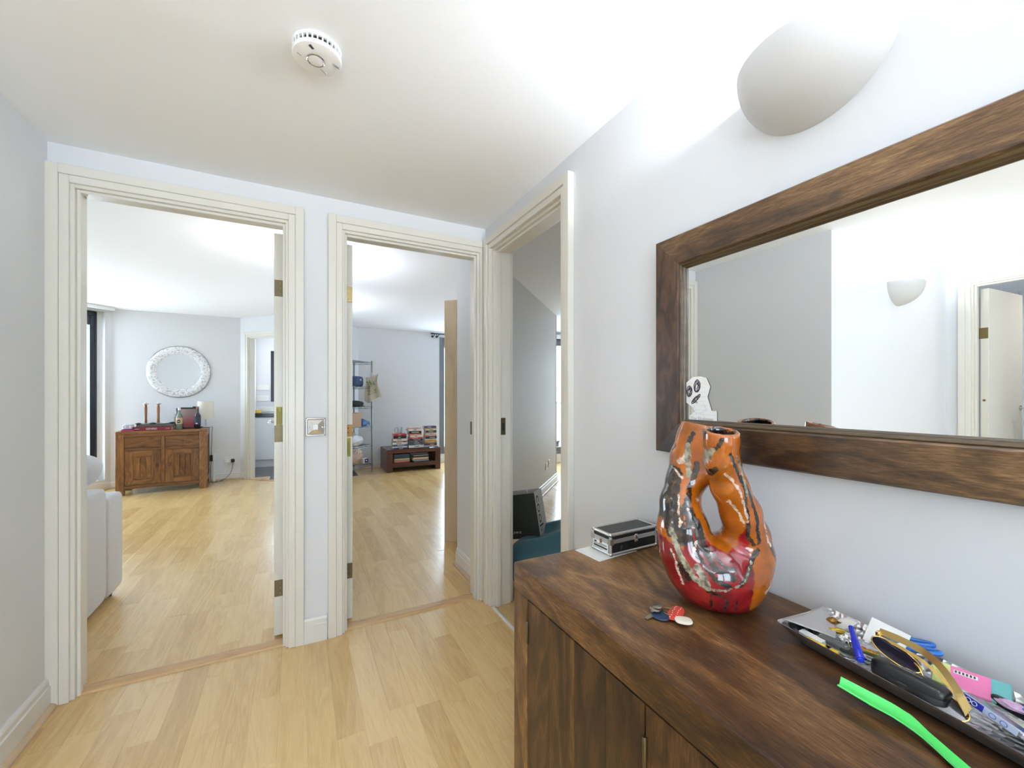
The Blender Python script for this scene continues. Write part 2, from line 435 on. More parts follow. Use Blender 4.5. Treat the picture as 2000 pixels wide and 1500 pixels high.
# shaded room on the right
wall('wall_shaded_window', [(3.32, 3.55, 6.35, 6.47, -.06, 2.5), (5.75, 6.1, 6.35, 6.47, -.06, 2.5), (3.55, 5.75, 6.35, 6.47, -.06, .16), (3.55, 5.75, 6.35, 6.47, 2.33, 2.5)], 'window wall at the far end of the shaded room')
wall('wall_shaded_right', [(6.0, 6.1, -.6, 6.47, -.06, 2.5)], 'side wall of the shaded room out of sight')
wall('wall_shaded_near', [(RW2, 6.1, -.7, -.6, -.06, 2.5)], 'near wall of the shaded room out of sight')
for nm, bx in (('living', (-4.2, .13, BW2, 7.43)), ('kitchen', (-.76, 1.0, 7.43, 8.95)), ('bedroom', (.13, 3.32, BW2, 7.43)), ('shaded', (RW2, 6.1, -.7, BW2)), ('shaded2', (3.32, 6.1, BW2, 6.47))):
    mb = MB(); mb.box(*bx, RC, RC+.1)
    lb = {'living': 'white living room ceiling', 'kitchen': 'white kitchen ceiling', 'bedroom': 'white ceiling of the middle room', 'shaded': 'near half of the shaded room ceiling', 'shaded2': 'far half of the shaded room ceiling'}[nm]
    obj('ceiling', mb, M['ceiling'], label=lb, cat='ceiling', kind='structure')
# bathroom
M['greytile'] = plain('light_grey_tile', (.62, .62, .61), .15, var=.08, bscale=8)
M['darktile'] = plain('dark_blue_tile', (.05, .065, .09), .12, var=.3, bscale=8)
M['grout'] = plain('grout', (.7, .7, .68), .8)
wbl = wall('wall_bath_far', [(-4.35, -4.25, -.7, 1.75, -.06, 2.5)], 'grey tiled bathroom wall seen in the mirror', mat='grout')
wbs = wall('wall_bath_side', [(-4.35, -2.715, 1.62, 1.72, -.06, 2.5)], 'dark tiled bathroom wall behind the hinge gap', mat='grout')
wall('wall_bath_near', [(-4.35, -2.715, -.8, -.7, -.06, 2.5)], 'bathroom wall out of sight')
mb = MB(); mb.box(-4.35, -2.6, -.8, 1.72, 2.25, 2.35); obj('ceiling', mb, M['ceiling'], label='white bathroom ceiling', cat='ceiling', kind='structure')
tl = fixn(MB().cbox(0, .008, 0, .394, 0, .294, .002).mesh('tile', M['greytile']))
for j in range(6):
    for k in range(8): inst('tile', tl, wbl, (-4.249, -.69 + j*.4, .003 + k*.3))
tl = fixn(MB().cbox(0, .294, -.008, 0, 0, .194, .002).mesh('tile', M['darktile']))
for j in range(5):
    for k in range(11): inst('tile', tl, wbs, (-4.24 + j*.3, 1.619, .003 + k*.2))

# floors --------------------------------------------------------------------
SW = .0965
_pk = {}
def plank_mesh(L, W):
    k = (round(L, 2), round(W, 3))
    if k not in _pk:
        _pk[k] = fixn(MB().cbox(0, k[1] - .0006, 0, k[0] - .0006, -.009, 0, .0005).mesh('plank', M['oak']))
    return _pk[k]
def planks(fl, x0, x1, y0, y1, keep, seed, lens=(.36, .42, .5, .58, .66), phase=.323):
    r = random.Random(seed)
    k0 = math.floor((x0 - phase)/SW)
    x = phase + k0*SW; n = 0
    while x < x1 - .004:
        a = max(x, x0); b = min(x + SW, x1)
        y = y0 - r.random()*.5
        if r.random() < .35: y = y0 - .25
        while y < y1:
            L = r.choice(lens); s = max(y, y0); e = min(y + L, y1)
            if e - s > .02 and keep(a, b, s, e):
                inst('plank', plank_mesh(e-s, b-a), fl, (a, s, 0)); n += 1
            y += L
        x += SW
    return n
def floor_base(label, boxes, mat='oak', z=-.0012):
    mb = MB()
    for b in boxes: mb.box(*b, -.06, z if len(b) == 4 else b[4])
    return obj('floor', mb, M[mat], label=label, cat='floor', kind='structure')
fl = floor_base('yellow oak laminate floor of the hall', [(LW, RW, -.5, 2.37)]); 
n1 = planks(fl, LW, RW, -.5, 2.37, lambda a, b, s, e: True, 11)
mb = MB(); mb.box(-2.66, LW, -2.4, 1.344, -.06, 0).box(LW, RW2, -2.4, -.5, -.06, 0)
obj('floor_boards', mb, M['oak'], fl, kind='stuff')
fl = floor_base('pale shining oak floor beyond the left doorway', [(-2.45, .03, 2.37, 7.4)], z=-.0014)
n2 = planks(fl, -2.4, .03, 2.37, 7.325, lambda a, b, s, e: (a+b)/2 - (s+e)/2 > -9.55 and (a+b)/2 + (s+e)/2 < 6.66 and (a+b)/2 > -2.4 + max(0, (4.2-(s+e)/2)*.7), 5)
mb = MB(); mb.box(-4.2, -2.4, 2.37, 7.4, -.06, 0).prism([(-2.4, 2.37), (-1.1, 2.37), (-2.4, 4.2)], -.06, -.0008)
obj('floor_boards', mb, M['oak'], fl, kind='stuff')
fl = floor_base('pale oak floor beyond the middle doorway', [(.13, 2.45, 2.37, 7.4)], z=-.0016)
n3 = planks(fl, .13, 2.45, 2.37, 7.4, lambda a, b, s, e: b - s < -1.70 + (.35 if s < 2.5 else 0) and s - a < 6.6, 8)
mb = MB(); mb.prism([(2.45, 4.22), (3.22, 5.0), (3.22, 7.4), (2.45, 7.4)], -.06, -.0015); obj('floor_boards', mb, M['oak'], fl, kind='stuff')
fl = floor_base('shaded oak floor beyond the right doorway', [(RW, 6.0, -.6, 6.4)], z=-.0018)
n4 = planks(fl, RW+.012, 4.5, 1.45, 6.35, lambda a, b, s, e: a - e > -1.83 and .40 < (a+b)/(s+e) < .86, 9)
mb = MB(); mb.box(RW2, 6.0, -.6, 1.45, -.06, -.001).prism([(4.5, 1.45), (6.0, 1.45), (6.0, 6.35), (4.5, 6.35)], -.06, 0); obj('floor_boards', mb, M['oak'], fl, kind='stuff')
print('planks', n1, n2, n3, n4)
M['slate'] = plain('dark_slate_tile', (.085, .088, .098), .3, var=.25, bscale=6)
fl = floor_base('dark slate tiled kitchen floor', [(-.76, 1.0, 6.5, 8.9)], 'dark', z=-.0022)
tk = fixn(MB().cbox(0, .297, 0, .297, -.009, .002, .0015).mesh('tile', M['slate']))
for i in range(5):
    for j in range(7): 
        x, y = -.66 + i*.3, 6.75 + j*.3
        if x + y + .3 > 6.70: inst('tile', tk, fl, (x, y, 0))
fl = floor_base('grey bathroom floor seen in no part of the frame', [(-4.35, -2.66, -.8, 1.72, 0)], 'greytile')

# trims and baseboards --------------------------------------------------------
def threshold(name, Mx, W, label, d0=.02, d1=.09, h=.011, mat='oakstrip'):
    mb = MB(); e = (d1-d0)*.28
    pr = [(d0, -.002), (d0+e*.3, h*.7), (d0+e, h), (d1-e, h), (d1-e*.3, h*.7), (d1, -.002)]
    n = len(pr); vs = [Mx @ Vector((0, y, z)) for y, z in pr] + [Mx @ Vector((W, y, z)) for y, z in pr]
    mb.add(vs, [tuple(range(n)), tuple(range(n, 2*n))[::-1]] + [(i, (i+1) % n, n+(i+1) % n, n+i) for i in range(n)])
    return obj(name, mb, M[mat], label=label, cat='threshold', kind='structure')
MD1 = T(-.803, BW, 0); MD2 = T(.222, BW, 0); MD3 = T(RW, 2.2, 0) @ R(-math.pi/2); MDB = T(-2.6, .55, 0) @ R(math.pi/2)
threshold('trim_1', MD1, .753, 'knotty wooden threshold strip of the left doorway')
threshold('trim_2', MD2, .743, 'wooden threshold strip of the middle doorway')
threshold('trim_3', MD3, .713, 'thin pale threshold strip of the right doorway', -.012, .008, .006, 'skirt')
threshold('trim_4', MA, .76, 'thin wooden threshold strip of the kitchen doorway', -.01, .05, .008)

def baseboard(name, p, q, label, h=.122, bead=True):
    """runs from p to q with the room on its left-hand side"""
    p = Vector((*p, 0)); q = Vector((*q, 0)); d = q - p; L = d.length
    Mx = T(*p) @ R(math.atan2(d.y, d.x))
    r = empty(name, (0, 0, 0), label=label, cat='skirting board', kind='structure')
    mb = MB()
    pr = [(0, 0), (.017, 0), (.017, h*.72), (.0125, h*.75), (.0125, h*.90), (.009, h*.97), (.004, h), (0, h)]
    n = len(pr); vs = [Mx @ Vector((0, y, z)) for y, z in pr] + [Mx @ Vector((L, y, z)) for y, z in pr]
    mb.add(vs, [tuple(range(n)), tuple(range(n, 2*n))[::-1]] + [(i, (i+1) % n, n+(i+1) % n, n+i) for i in range(n)])
    obj('board', mb, M['skirt'], r)
    if bead:
        pr = [(.017, 0), (.036, 0), (.035, .008), (.030, .015), (.022, .019), (.017, .020)]
        n = len(pr); vs = [Mx @ Vector((0, y, z)) for y, z in pr] + [Mx @ Vector((L, y, z)) for y, z in pr]
        mb = MB().add(vs, [tuple(range(n)), tuple(range(n, 2*n))[::-1]] + [(i, (i+1) % n, n+(i+1) % n, n+i) for i in range(n)])
        obj('bead', mb, M['oakbead'], r, label='wooden quarter round bead')
    return r
# room on the left-hand side when walking p -> q
baseboard('baseboard_left', (LW, 2.297), (LW, 1.344), 'white skirting with wooden bead beside the left doorway')
baseboard('baseboard_back', (.136, BW), (.026, BW), 'short white skirting between the two doorways', bead=False)
baseboard('baseboard_right', (RW, -2.38), (RW, 1.38), 'white skirting behind the dark sideboard')
baseboard('baseboard_passage', (LW-.0, 1.344), (-2.6, 1.344), 'white skirting of the passage around the corner')
baseboard('baseboard_living_far', (-.75, 7.325), (-2.193, 7.325), 'white skirting under the round mirror wall', h=.10)
d7 = math.sqrt(.5)
baseboard('baseboard_living_window', (-2.193, 7.325), (-2.193-2.6*d7, 7.325-2.6*d7), 'white skirting below the balcony window', h=.10)
baseboard('baseboard_kitchen_angle', (-.688, 7.266), (-.747, 7.325), 'stub of white skirting beside the kitchen doorway', h=.10)
baseboard('baseboard_bedroom_side', (1.05, 2.45), (1.05, 2.89), 'white skirting just inside the middle doorway')
baseboard('baseboard_bedroom_far', (3.2, 7.40), (.92, 7.40), 'white skirting behind the red brown bench', h=.10)
baseboard('baseboard_bedroom_angle', (.92, 7.40), (.13, 6.61), 'white skirting behind the wire shelving', h=.10)
baseboard('baseboard_shaded', (3.32, 5.01), (RW2, 2.825), 'white skirting with wooden bead along the shaded slanting wall')
baseboard('baseboard_shaded_far', (5.9, 6.35), (3.32, 6.35), 'white skirting below the far window of the shaded room', h=.14)

# doors -----------------------------------------------------------------------
def hinge(leaf, Mx, x, z, facing_y, label, mat='brass'):
    """a plate let into the leaf edge (facing -y in the door frame), knuckle at one side, three screws"""
    mb = MB(); x0, x1 = x
    mb.cbox(x0, x1, facing_y-.0015, facing_y+.002, z-.042, z+.042, .0008, M=Mx)
    h = obj('hinge', mb, M[mat], leaf, label=label)
    return h
def screws(h_parent, Mx, pts, y, mat='brass', r=.0035):
    for (x, z) in pts:
        mb = MB(); mb.lathe([(0.0001, 0), (r, 0), (r, .0012), (r*.6, .0018), (.0001, .0016)], 12, Mx @ T(x, y, z) @ R(math.pi/2, 'X'), cap=False)
        obj('screw', mb, M[mat], h_parent, smooth=AUTO)
def door(name, Mx, W, label, T_=.114, head=2.085, proud=.020, aw=.068, hall=True, back=True):
    r = empty(name, (0, 0, 0), label=label, cat='doorway', kind='structure')
    def arch(y0, sgn, nm):
        mb = MB(); o = .013   # reveal between lining face and architrave
        for a, b, th in ((0, aw*.44, proud*.72), (aw*.44, aw, proud)):
            y = (y0 - th, y0) if sgn < 0 else (y0, y0 + th)
            mb.cbox(-o-b, -o-a, *y, 0, head+o+b, .002, M=Mx)
            mb.cbox(W+o+a, W+o+b, *y, 0, head+o+b, .002, M=Mx)
            mb.cbox(-o-a, W+o+a, *y, head+o+a, head+o+b, .002, M=Mx)
        obj('architrave', mb, M['gloss'], r)
    if hall: arch(0, -1, 'architrave')
    if back: arch(T_, 1, 'architrave')
    mb = MB()
    mb.cbox(-.0201, 0, 0, T_, 0, head+.02, .0015, M=Mx).cbox(W, W+.0201, 0, T_, 0, head+.02, .0015, M=Mx).cbox(0, W, 0, T_, head, head+.0201, .0015, M=Mx)
    obj('door_lining', mb, M['gloss'], r)
    mb = MB()
    s0, s1 = T_*.15, T_*.38
    mb.cbox(0, .012, s0, s1, 0, head, .0015, M=Mx).cbox(W-.012, W, s0, s1, 0, head, .0015, M=Mx).cbox(.012, W-.012, s0, s1, head-.012, head, .0015, M=Mx)
    obj('door_stop', mb, M['gloss'], r)
    return r
LH = 2.066
d1 = door('door_1', MD1, .753, 'cream framed left doorway with its door open into the living room')
lf = obj('door_leaf', MB().cbox(.699, .743, BW2-BW+.002, BW2-BW+.742, .012, LH, .0015, M=MD1), M['gloss'], d1)
for z, mt in ((1.787, 'bronze'), (1.042, 'bronze'), (.252, 'bronze')):
    h = hinge(lf, MD1, (.701, .742), z, .116, 'dull bronze hinge plate', mt)
    screws(lf, MD1, [(.727, z+.027), (.727, z), (.727, z-.027)], .1145, 'brass')
mb = MB().cbox(.709, .737, .1148, .118, 1.085, 1.180, .0008, M=MD1); st = obj('sticker', mb, M['yellow'], lf, label='yellow notice sticker on the door edge')
for k in range(4): obj('print_line', MB().box(.713+k*.006, .7145+k*.006, .1143, .1149, 1.09+.004*(k % 2), 1.175-.01*(k % 3), M=MD1), M['ink'], lf)
def lever_neg(parent, Mx, label):
    mb = MB(); mb.lathe([(.026, 0), (.026, .006), (.022, .009), (.0095, .010), (.0095, .045)], 20, Mx @ R(-math.pi/2, 'Y'))
    mb.tube([Mx @ Vector(p) for p in ((-.045, .008, 0), (-.05, -.01, 0), (-.052, -.05, 0), (-.05, -.10, 0), (-.046, -.125, 0))], [.0095, .0105, .0105, .010, .008], 12)
    return obj('door_handle', mb, M['steel'], parent, smooth=AUTO, label=label)
lever_neg(lf, MD1 @ T(.699, .80, 1.068), 'brushed steel lever handle')
d2 = door('door_2', MD2, .743, 'cream framed middle doorway with its door open along the partition')
lf = obj('door_leaf', MB().cbox(.008, .050, .116, .856, .012, LH, .0015, M=MD2), M['gloss'], d2)
for z, mt in ((1.793, 'brass'), (.275, 'bronze')):
    hinge(lf, MD2, (.010, .049), z, .116, 'dull brass hinge plate', mt)
    screws(lf, MD2, [(.026, z+.027), (.026, z), (.026, z-.027)], .1145, 'brass')
obj('bare_recess', MB().cbox(.009, .0495, .1146, .1185, 1.012, 1.078, .0005, M=MD2), M['barewood'], lf, label='bare wood patch where a hinge is missing')
for z in (1.035, 1.058): obj('screw_hole', MB().lathe([(.0001, 0), (.003, 0), (.003, .001), (.0001, .001)], 10, MD2 @ T(.027, .1142, z) @ R(math.pi/2, 'X'), cap=False), M['ink'], lf)
obj('sticker', MB().cbox(.012, .040, .1148, .118, .902, 1.003, .0008, M=MD2), M['yellow'], lf, label='yellow notice sticker on the door edge')
for k in range(3): obj('print_line', MB().box(.017+k*.007, .0185+k*.007, .1143, .1149, .91+.006*(k % 2), .995-.01*k, M=MD2), M['ink'], lf)
obj('strike_plate', MB().cbox(.741, .7435, .085, .107, .995, 1.075, .0006, M=MD2), M['dark'], d2, label='dark strike plate')
d3 = door('door_3', MD3, .713, 'cream framed right doorway into the shaded room', proud=.030)
sp = obj('strike_plate', MB().cbox(-.0005, .0016, .047, .078, 1.005, 1.105, .0006, M=MD3), M['bronze'], d3, label='dull metal strike plate')
obj('latch_hole', MB().box(.0012, .0020, .055, .070, 1.03, 1.075, M=MD3), M['ink'], d3)
d4 = door('door_4', MA, .76, 'white framed kitchen doorway in the angled wall', T_=.1)
d5 = door('door_5', MDB, .64, 'cream framed bathroom doorway seen in the mirror')
MLf = MDB @ T(.632, .116, 0) @ R(math.radians(4))
lf = obj('door_leaf', MB().cbox(-.044, 0, 0, .61, .012, LH, .0015, M=MLf), M['gloss'], d5)
hinge(lf, MLf, (-.042, .012), 1.72, 0.0, 'dull brass hinge plate', 'brass')
screws(lf, MLf, [(-.02, 1.20)], -.0015, 'brass', .009)
def rail():
    mb = MB(); mb.tube([MLf @ Vector(p) for p in ((-.044, .56, 1.135), (-.085, .56, 1.135), (-.10, .54, 1.135), (-.10, .44, 1.135))], .007, 10)
    mb.lathe([(.022, 0), (.022, .006), (.008, .008)], 16, MLf @ T(-.044, .56, 1.135) @ R(-math.pi/2, 'Y'))
    obj('towel_hook', mb, M['chrome'], lf, smooth=AUTO, label='chrome hook for the towel')
rail()
M['towel'] = plain('white_towelling', (.72, .75, .78), .95, bumpy=.5, bscale=220, sheen=.3)
mb = MB()
def tw(u, v):
    x = -.10 - .022*math.sin(u*9.4)*(.4+.6*v) ; y = .50 + (u-.5)*(.05+.13*v); z = 1.128 - .75*v
    return (x, y, z)
mb.grid(tw, 24, 18, .006, M=MLf); obj('towel', mb, M['towel'], smooth=True, label='white towel hanging from the bathroom door hook in the mirror', cat='towel')

# windows ---------------------------------------------------------------------
M['frame'] = plain('dark_window_frame', (.016, .020, .030), .3)
def glass(name, tint=(.96, .98, .98), refl=.07):
    m, nt, b = new_mat(name); out = nt.nodes['Material Output']
    t = N(nt, 'ShaderNodeBsdfTransparent'); t.inputs[0].default_value = (*tint, 1)
    g = N(nt, 'ShaderNodeBsdfGlossy'); g.inputs['Roughness'].default_value = .01
    mx = N(nt, 'ShaderNodeMixShader'); mx.inputs[0].default_value = refl
    Lk(nt, t.outputs[0], mx.inputs[1]); Lk(nt, g.outputs[0], mx.inputs[2]); Lk(nt, mx.outputs[0], out.inputs['Surface'])
    return m
M['glass'] = glass('window_glass')
M['greyframe'] = plain('grey_window_frame', (.18, .19, .21), .3)
def window(name, Mx, x0, x1, z0, z1, y, label, panes=2, fw=.06, mat='frame', sash=.05):
    r = empty(name, (0, 0, 0), label=label, cat='window', kind='structure')
    mb = MB()
    mb.cbox(x0, x0+fw, y-.035, y+.035, z0, z1, .004, M=Mx).cbox(x1-fw, x1, y-.035, y+.035, z0, z1, .004, M=Mx)
    mb.cbox(x0+fw, x1-fw, y-.035, y+.035, z0, z0+fw, .004, M=Mx).cbox(x0+fw, x1-fw, y-.035, y+.035, z1-fw, z1, .004, M=Mx)
    obj('window_frame', mb, M[mat], r)
    wp = (x1-x0-2*fw)/panes
    for k in range(panes):
        a = x0+fw+k*wp; b = a+wp; mb = MB()
        mb.cbox(a, a+sash, y-.02, y+.045, z0+fw, z1-fw, .006, M=Mx).cbox(b-sash, b, y-.02, y+.045, z0+fw, z1-fw, .006, M=Mx)
        mb.cbox(a+sash, b-sash, y-.02, y+.045, z0+fw, z0+fw+sash*1.3, .006, M=Mx).cbox(a+sash, b-sash, y-.02, y+.045, z1-fw-sash*2.4, z1-fw, .006, M=Mx)
        s_ = obj('sash', mb, M[mat], r)
        obj('pane', MB().box(a+sash, b-sash, y+.004, y+.010, z0+fw+sash*1.3, z1-fw-sash*2.4, M=Mx), M['glass'], s_)
    return r
window('window_1', MWn, .06, 2.3, .13, 2.335, -.13, 'tall dark framed balcony window at the far left', panes=3)
MW2 = T(0, 7.45, 0); window('window_2', MW2, 2.33, 3.2, .15, 2.31, 0, 'window hidden behind the birch panel', panes=1, mat='greyframe')
window('added_window_6', T(3.27, 7.34, 0) @ R(-math.pi/2), 0, .84, .15, 2.31, 0, 'added unseen side window brightening the middle room', panes=1, mat='greyframe')  # unseen second window, added to give the bedroom more daylight
portal('portal_bedroom_side', (3.34, 6.92, 1.23), math.pi/2, .82, 2.1)
MW3 = T(0, 6.41, 0); window('window_3', MW3, 3.55, 5.75, .16, 2.33, 0, 'grey framed window at the end of the shaded room', panes=2, mat='greyframe')
MW4 = T(0, 8.90, 0); window('window_4', MW4, -.43, .55, 1.12, 2.06, 0, 'dark framed kitchen window', panes=1, fw=.05)
MW5 = T(0, -2.45, 0); window('added_window_5', MW5, -1.4, .2, .4, 1.95, 0, 'added unseen window filling the hall with daylight from behind', panes=2, mat='skirt')  # invented window behind the camera, added as fill light for the hall
window('added_window_7', T(1.08, -2.1, 0) @ R(math.pi/2), 0, 1.35, .4, 2.0, 0, 'added unseen side window brightening the left hall wall', panes=2, mat='skirt')  # invented side window, added to throw sky light on the left wall
portal('portal_hall_side', (1.15, -1.425, 1.2), math.pi/2, 1.33, 1.58)
portal('portal_hall', (-.6, -2.52, 1.17), 0, 1.58, 1.53)
portal('portal_living', tuple(MWn @ Vector((1.18, -.2, 1.23))), math.radians(-135), 2.2, 2.15)
portal('portal_bedroom', (2.765, 7.52, 1.23), math.pi, .86, 2.15)
portal('portal_shaded', (4.65, 6.49, 1.24), math.pi, 2.18, 2.15)
portal('portal_kitchen', (.06, 8.97, 1.59), math.pi, .97, .93)
# ---------------------------------------------------------------- hall fittings
M['plaster'] = plain('white_plaster_shade', (.58, .575, .57), .7, bumpy=.05, bscale=300, var=.03)
def emis(name, col, st):
    m, nt, b = new_mat(name); b.inputs['Base Color'].default_value = (1, 1, 1, 1)
    b.inputs['Emission Color'].default_value = (*col, 1); b.inputs['Emission Strength'].default_value = st
    return m
M['bulb'] = emis('lit_bulb', (.87, .92, 1.0), BULB)
M['bulb_main'] = emis('lit_bulb_main', (.87, .92, 1.0), BULB*.62)
M['bulb_strong'] = emis('lit_bulb_strong', (.87, .92, 1.0), BULB*1.3)
M['bulb_soft'] = emis('lit_bulb_soft', (1.0, .96, .92), BULB*.28)
def wall_lamp(Mx, label, a=.155, d=.152, p=.149, bulb='bulb', group='wall lamps'):
    r = empty('wall_lamp', (0,0,0), label=label, cat='wall lamp'); r.matrix_world = Mx
    mb = MB()
    def sh(k):
        A, D, Pp = a-k, d-k, p-k
        return lambda u, v: (A*math.cos(math.pi*u), (.002 if k == 0 else -.001) - max(Pp*math.sin(math.pi*u)*math.cos(math.pi/2*v), 0), -D*math.sin(math.pi*u)*math.sin(math.pi/2*v) - (0 if v > 0 else 0))
    nu, nv = 56, 24
    f0, f1 = sh(0), sh(.006)
    for f, fl_ in ((f0, 0), (f1, 1)):
        vs = [f(i/nu, j/nv) for j in range(nv+1) for i in range(nu+1)]; W = nu+1
        mb.add(vs, [(j*W+i, j*W+i+1, (j+1)*W+i+1, (j+1)*W+i) for j in range(nv) for i in range(nu)])
    W = nu+1; o = W*(nv+1)
    mb.f += [(i, i+1, o+i+1, o+i) for i in range(nu)]
    obj('shade', mb, M['plaster'], r, smooth=math.radians(40))
    obj('bulb', MB().sell((0, -.062, .0), (.033, .033, .033), nu=20, nv=14), M[bulb], r, smooth=True, label='lit round bulb')
    obj('bulb_holder', MB().lathe([(.012, -.09), (.016, -.085), (.016, -.034), (.013, -.03)], 16, T(0, -.062, 0)), M['white'], r, smooth=AUTO)
    obj('back_plate', MB().cbox(-.05, .05, -.012, 0, -.11, -.04, .003).cbox(-.012, .012, -.062, -.01, -.10, -.086, .003), M['white'], r)
    return r
wall_lamp(T(RW, .507, 1.989) @ R(-math.pi/2), 'white plaster wall lamp above the big wooden mirror', bulb='bulb_main')
wall_lamp(T(-1.755, 1.344, 2.022), 'smaller looking lit wall lamp reflected inside the mirror', bulb='bulb_main')
wall_lamp(T(.03, 3.62, 2.03) @ R(-math.pi/2), 'white wall lamp peeping out behind the left open door', bulb='bulb_soft')
wall_lamp(T(-1.8, -2.4, 2.0) @ R(math.pi), 'added unseen wall lamp brightening the hall from behind the viewer', bulb='bulb_strong')  # unseen lamp added to raise the hall brightness
wall_lamp(T(.6, -2.4, 2.0) @ R(math.pi), 'added unseen fill lamp in the corner behind the viewer', bulb='bulb_strong')  # another unseen lamp, added so the hall ceiling lights more evenly
wall_lamp(T(RW, -.52, 2.0) @ R(-math.pi/2), 'added unseen fill lamp just past the right end of the mirror', bulb='bulb_strong')  # unseen lamp added to light the left wall and ceiling
# bathroom ceiling light
r = empty('ceiling_light', (-3.5, .45, 2.25), label='round ceiling light in the bathroom out of frame', cat='ceiling light')
obj('base', MB().lathe([(.11, -.012), (.115, 0)], 28), M['white'], r, smooth=AUTO)
obj('diffuser', MB().lathe([(.001, -.06), (.06, -.055), (.10, -.035), (.108, -.012)], 28, cap=False), emis('bath_diffuser', (1, .97, .93), 30.0), r, smooth=True)
r = empty('ceiling_light', (.1, 8.2, RC), label='unseen round ceiling light added to brighten the kitchen', cat='ceiling light')  # unseen fixture, added to make the kitchen bright
obj('base', MB().lathe([(.14, -.012), (.145, 0)], 28), M['white'], r, smooth=AUTO)
obj('diffuser', MB().lathe([(.001, -.07), (.08, -.06), (.13, -.035), (.138, -.012)], 28, cap=False), emis('kitchen_diffuser', (1, .95, .88), 22.0), r, smooth=True)

# smoke alarm
r = empty('smoke_alarm', (.053, 1.335, HC), rz=math.radians(40), label='round white smoke alarm on the hall ceiling', cat='smoke alarm')
obj('base', MB().lathe([(.0600, -.0085), (.0645, -.0075), (.0660, 0)], 48), M['white'], r, smooth=AUTO)
obj('vent_core', MB().lathe([(.0585, -.0205), (.0585, -.008)], 40), M['black'], r, smooth=AUTO)
for k in range(30):
    a = 2*math.pi*k/30
    if k == 0: fin = fixn(MB().cbox(.057, .0655, -.0017, .0017, -.021, -.008, .0005).mesh('fin', M['white']))
    inst('fin', fin, r, (0,0,0), a)
obj('body', MB().lathe([(.0635, -.0195), (.066, -.022), (.0665, -.027), (.064, -.0315), (.055, -.0345), (.030, -.0375), (.001, -.0385)], 64, cap=False), M['white'], r, smooth=AUTO)
obj('button_ring', MB().lathe([(.0235, -.0375), (.0245, -.0395), (.0225, -.0405), (.0205, -.0395)], 40, T(-.006, 0, 0), cap=False), M['chrome'], r, smooth=AUTO, label='chrome ring around the test button')
obj('button', MB().lathe([(.0202, -.037), (.0195, -.0405), (.012, -.0418), (.0003, -.042)], 36, T(-.006, 0, 0), cap=False), M['white'], r, smooth=AUTO)
M['printgrey'] = plain('pale_grey_print', (.30, .30, .29), .6)
obj('grille', MB().cbox(.022, .046, .0115, .0165, -.0375, -.0352, .0004), plain('grille_grey', (.62,.61,.58), .6), r, label='small slotted sounder grille')
for k in range(7): obj('slot', MB().box(.0235+k*.0032, .0250+k*.0032, .0122, .0158, -.0379, -.0370), M['printgrey'], r)
obj('hush_slot', MB().cbox(-.053, -.038, -.022, -.014, -.0362, -.033, .0008, M=R(math.radians(8))), M['dark'], r, label='dark thumb slot')
for i, (sx, sy, ln) in enumerate(((.030, -.030, .020), (.036, -.026, .018), (-.05, .018, .012))):
    obj('print_line', MB().box(sx, sx+ln, sy, sy+.0008, -.0372, -.0345, M=R(math.radians(-12))), M['printgrey'], r)

# chrome switch plate between the doors
r = empty('switch_plate', (.0835, BW, 1.0795), label='square chrome switch plate between the two doorways', cat='light switch')
h = .0445
mb = MB(); mb.cbox(-h, h, -.004, 0, -h, h, .002)
q = [(-h+.006, -.004, -h+.006), (h-.006, -.004, -h+.006), (h-.006, -.004, h-.006), (-h+.006, -.004, h-.006), (-.011, -.0125, -.014), (.011, -.0125, -.014), (.011, -.0125, .014), (-.011, -.0125, .014)]
mb.add(q, [(0,1,5,4), (1,2,6,5), (2,3,7,6), (3,0,4,7), (4,5,6,7)])
mb.cbox(-h, -h+.007, -.010, -.003, -h, h, .002).cbox(h-.007, h, -.010, -.003, -h, h, .002).cbox(-h, h, -.010, -.003, -h, -h+.007, .002).cbox(-h, h, -.010, -.003, h-.007, h, .002)
obj('plate', mb, M['chrome'], r)
obj('rocker', MB().cbox(-.0095, .0095, -.0155, -.010, -.0125, .0125, .0015), M['white'], r, label='small white rocker')
for s_ in (-1, 1): obj('screw', MB().lathe([(.0042, .000), (.0042, .003), (.002, .005), (.0002, .0052)], 14, T(s_*.031, -.0055, -.002) @ R(math.pi/2, 'X'), cap=False), M['chrome'], r, smooth=AUTO)

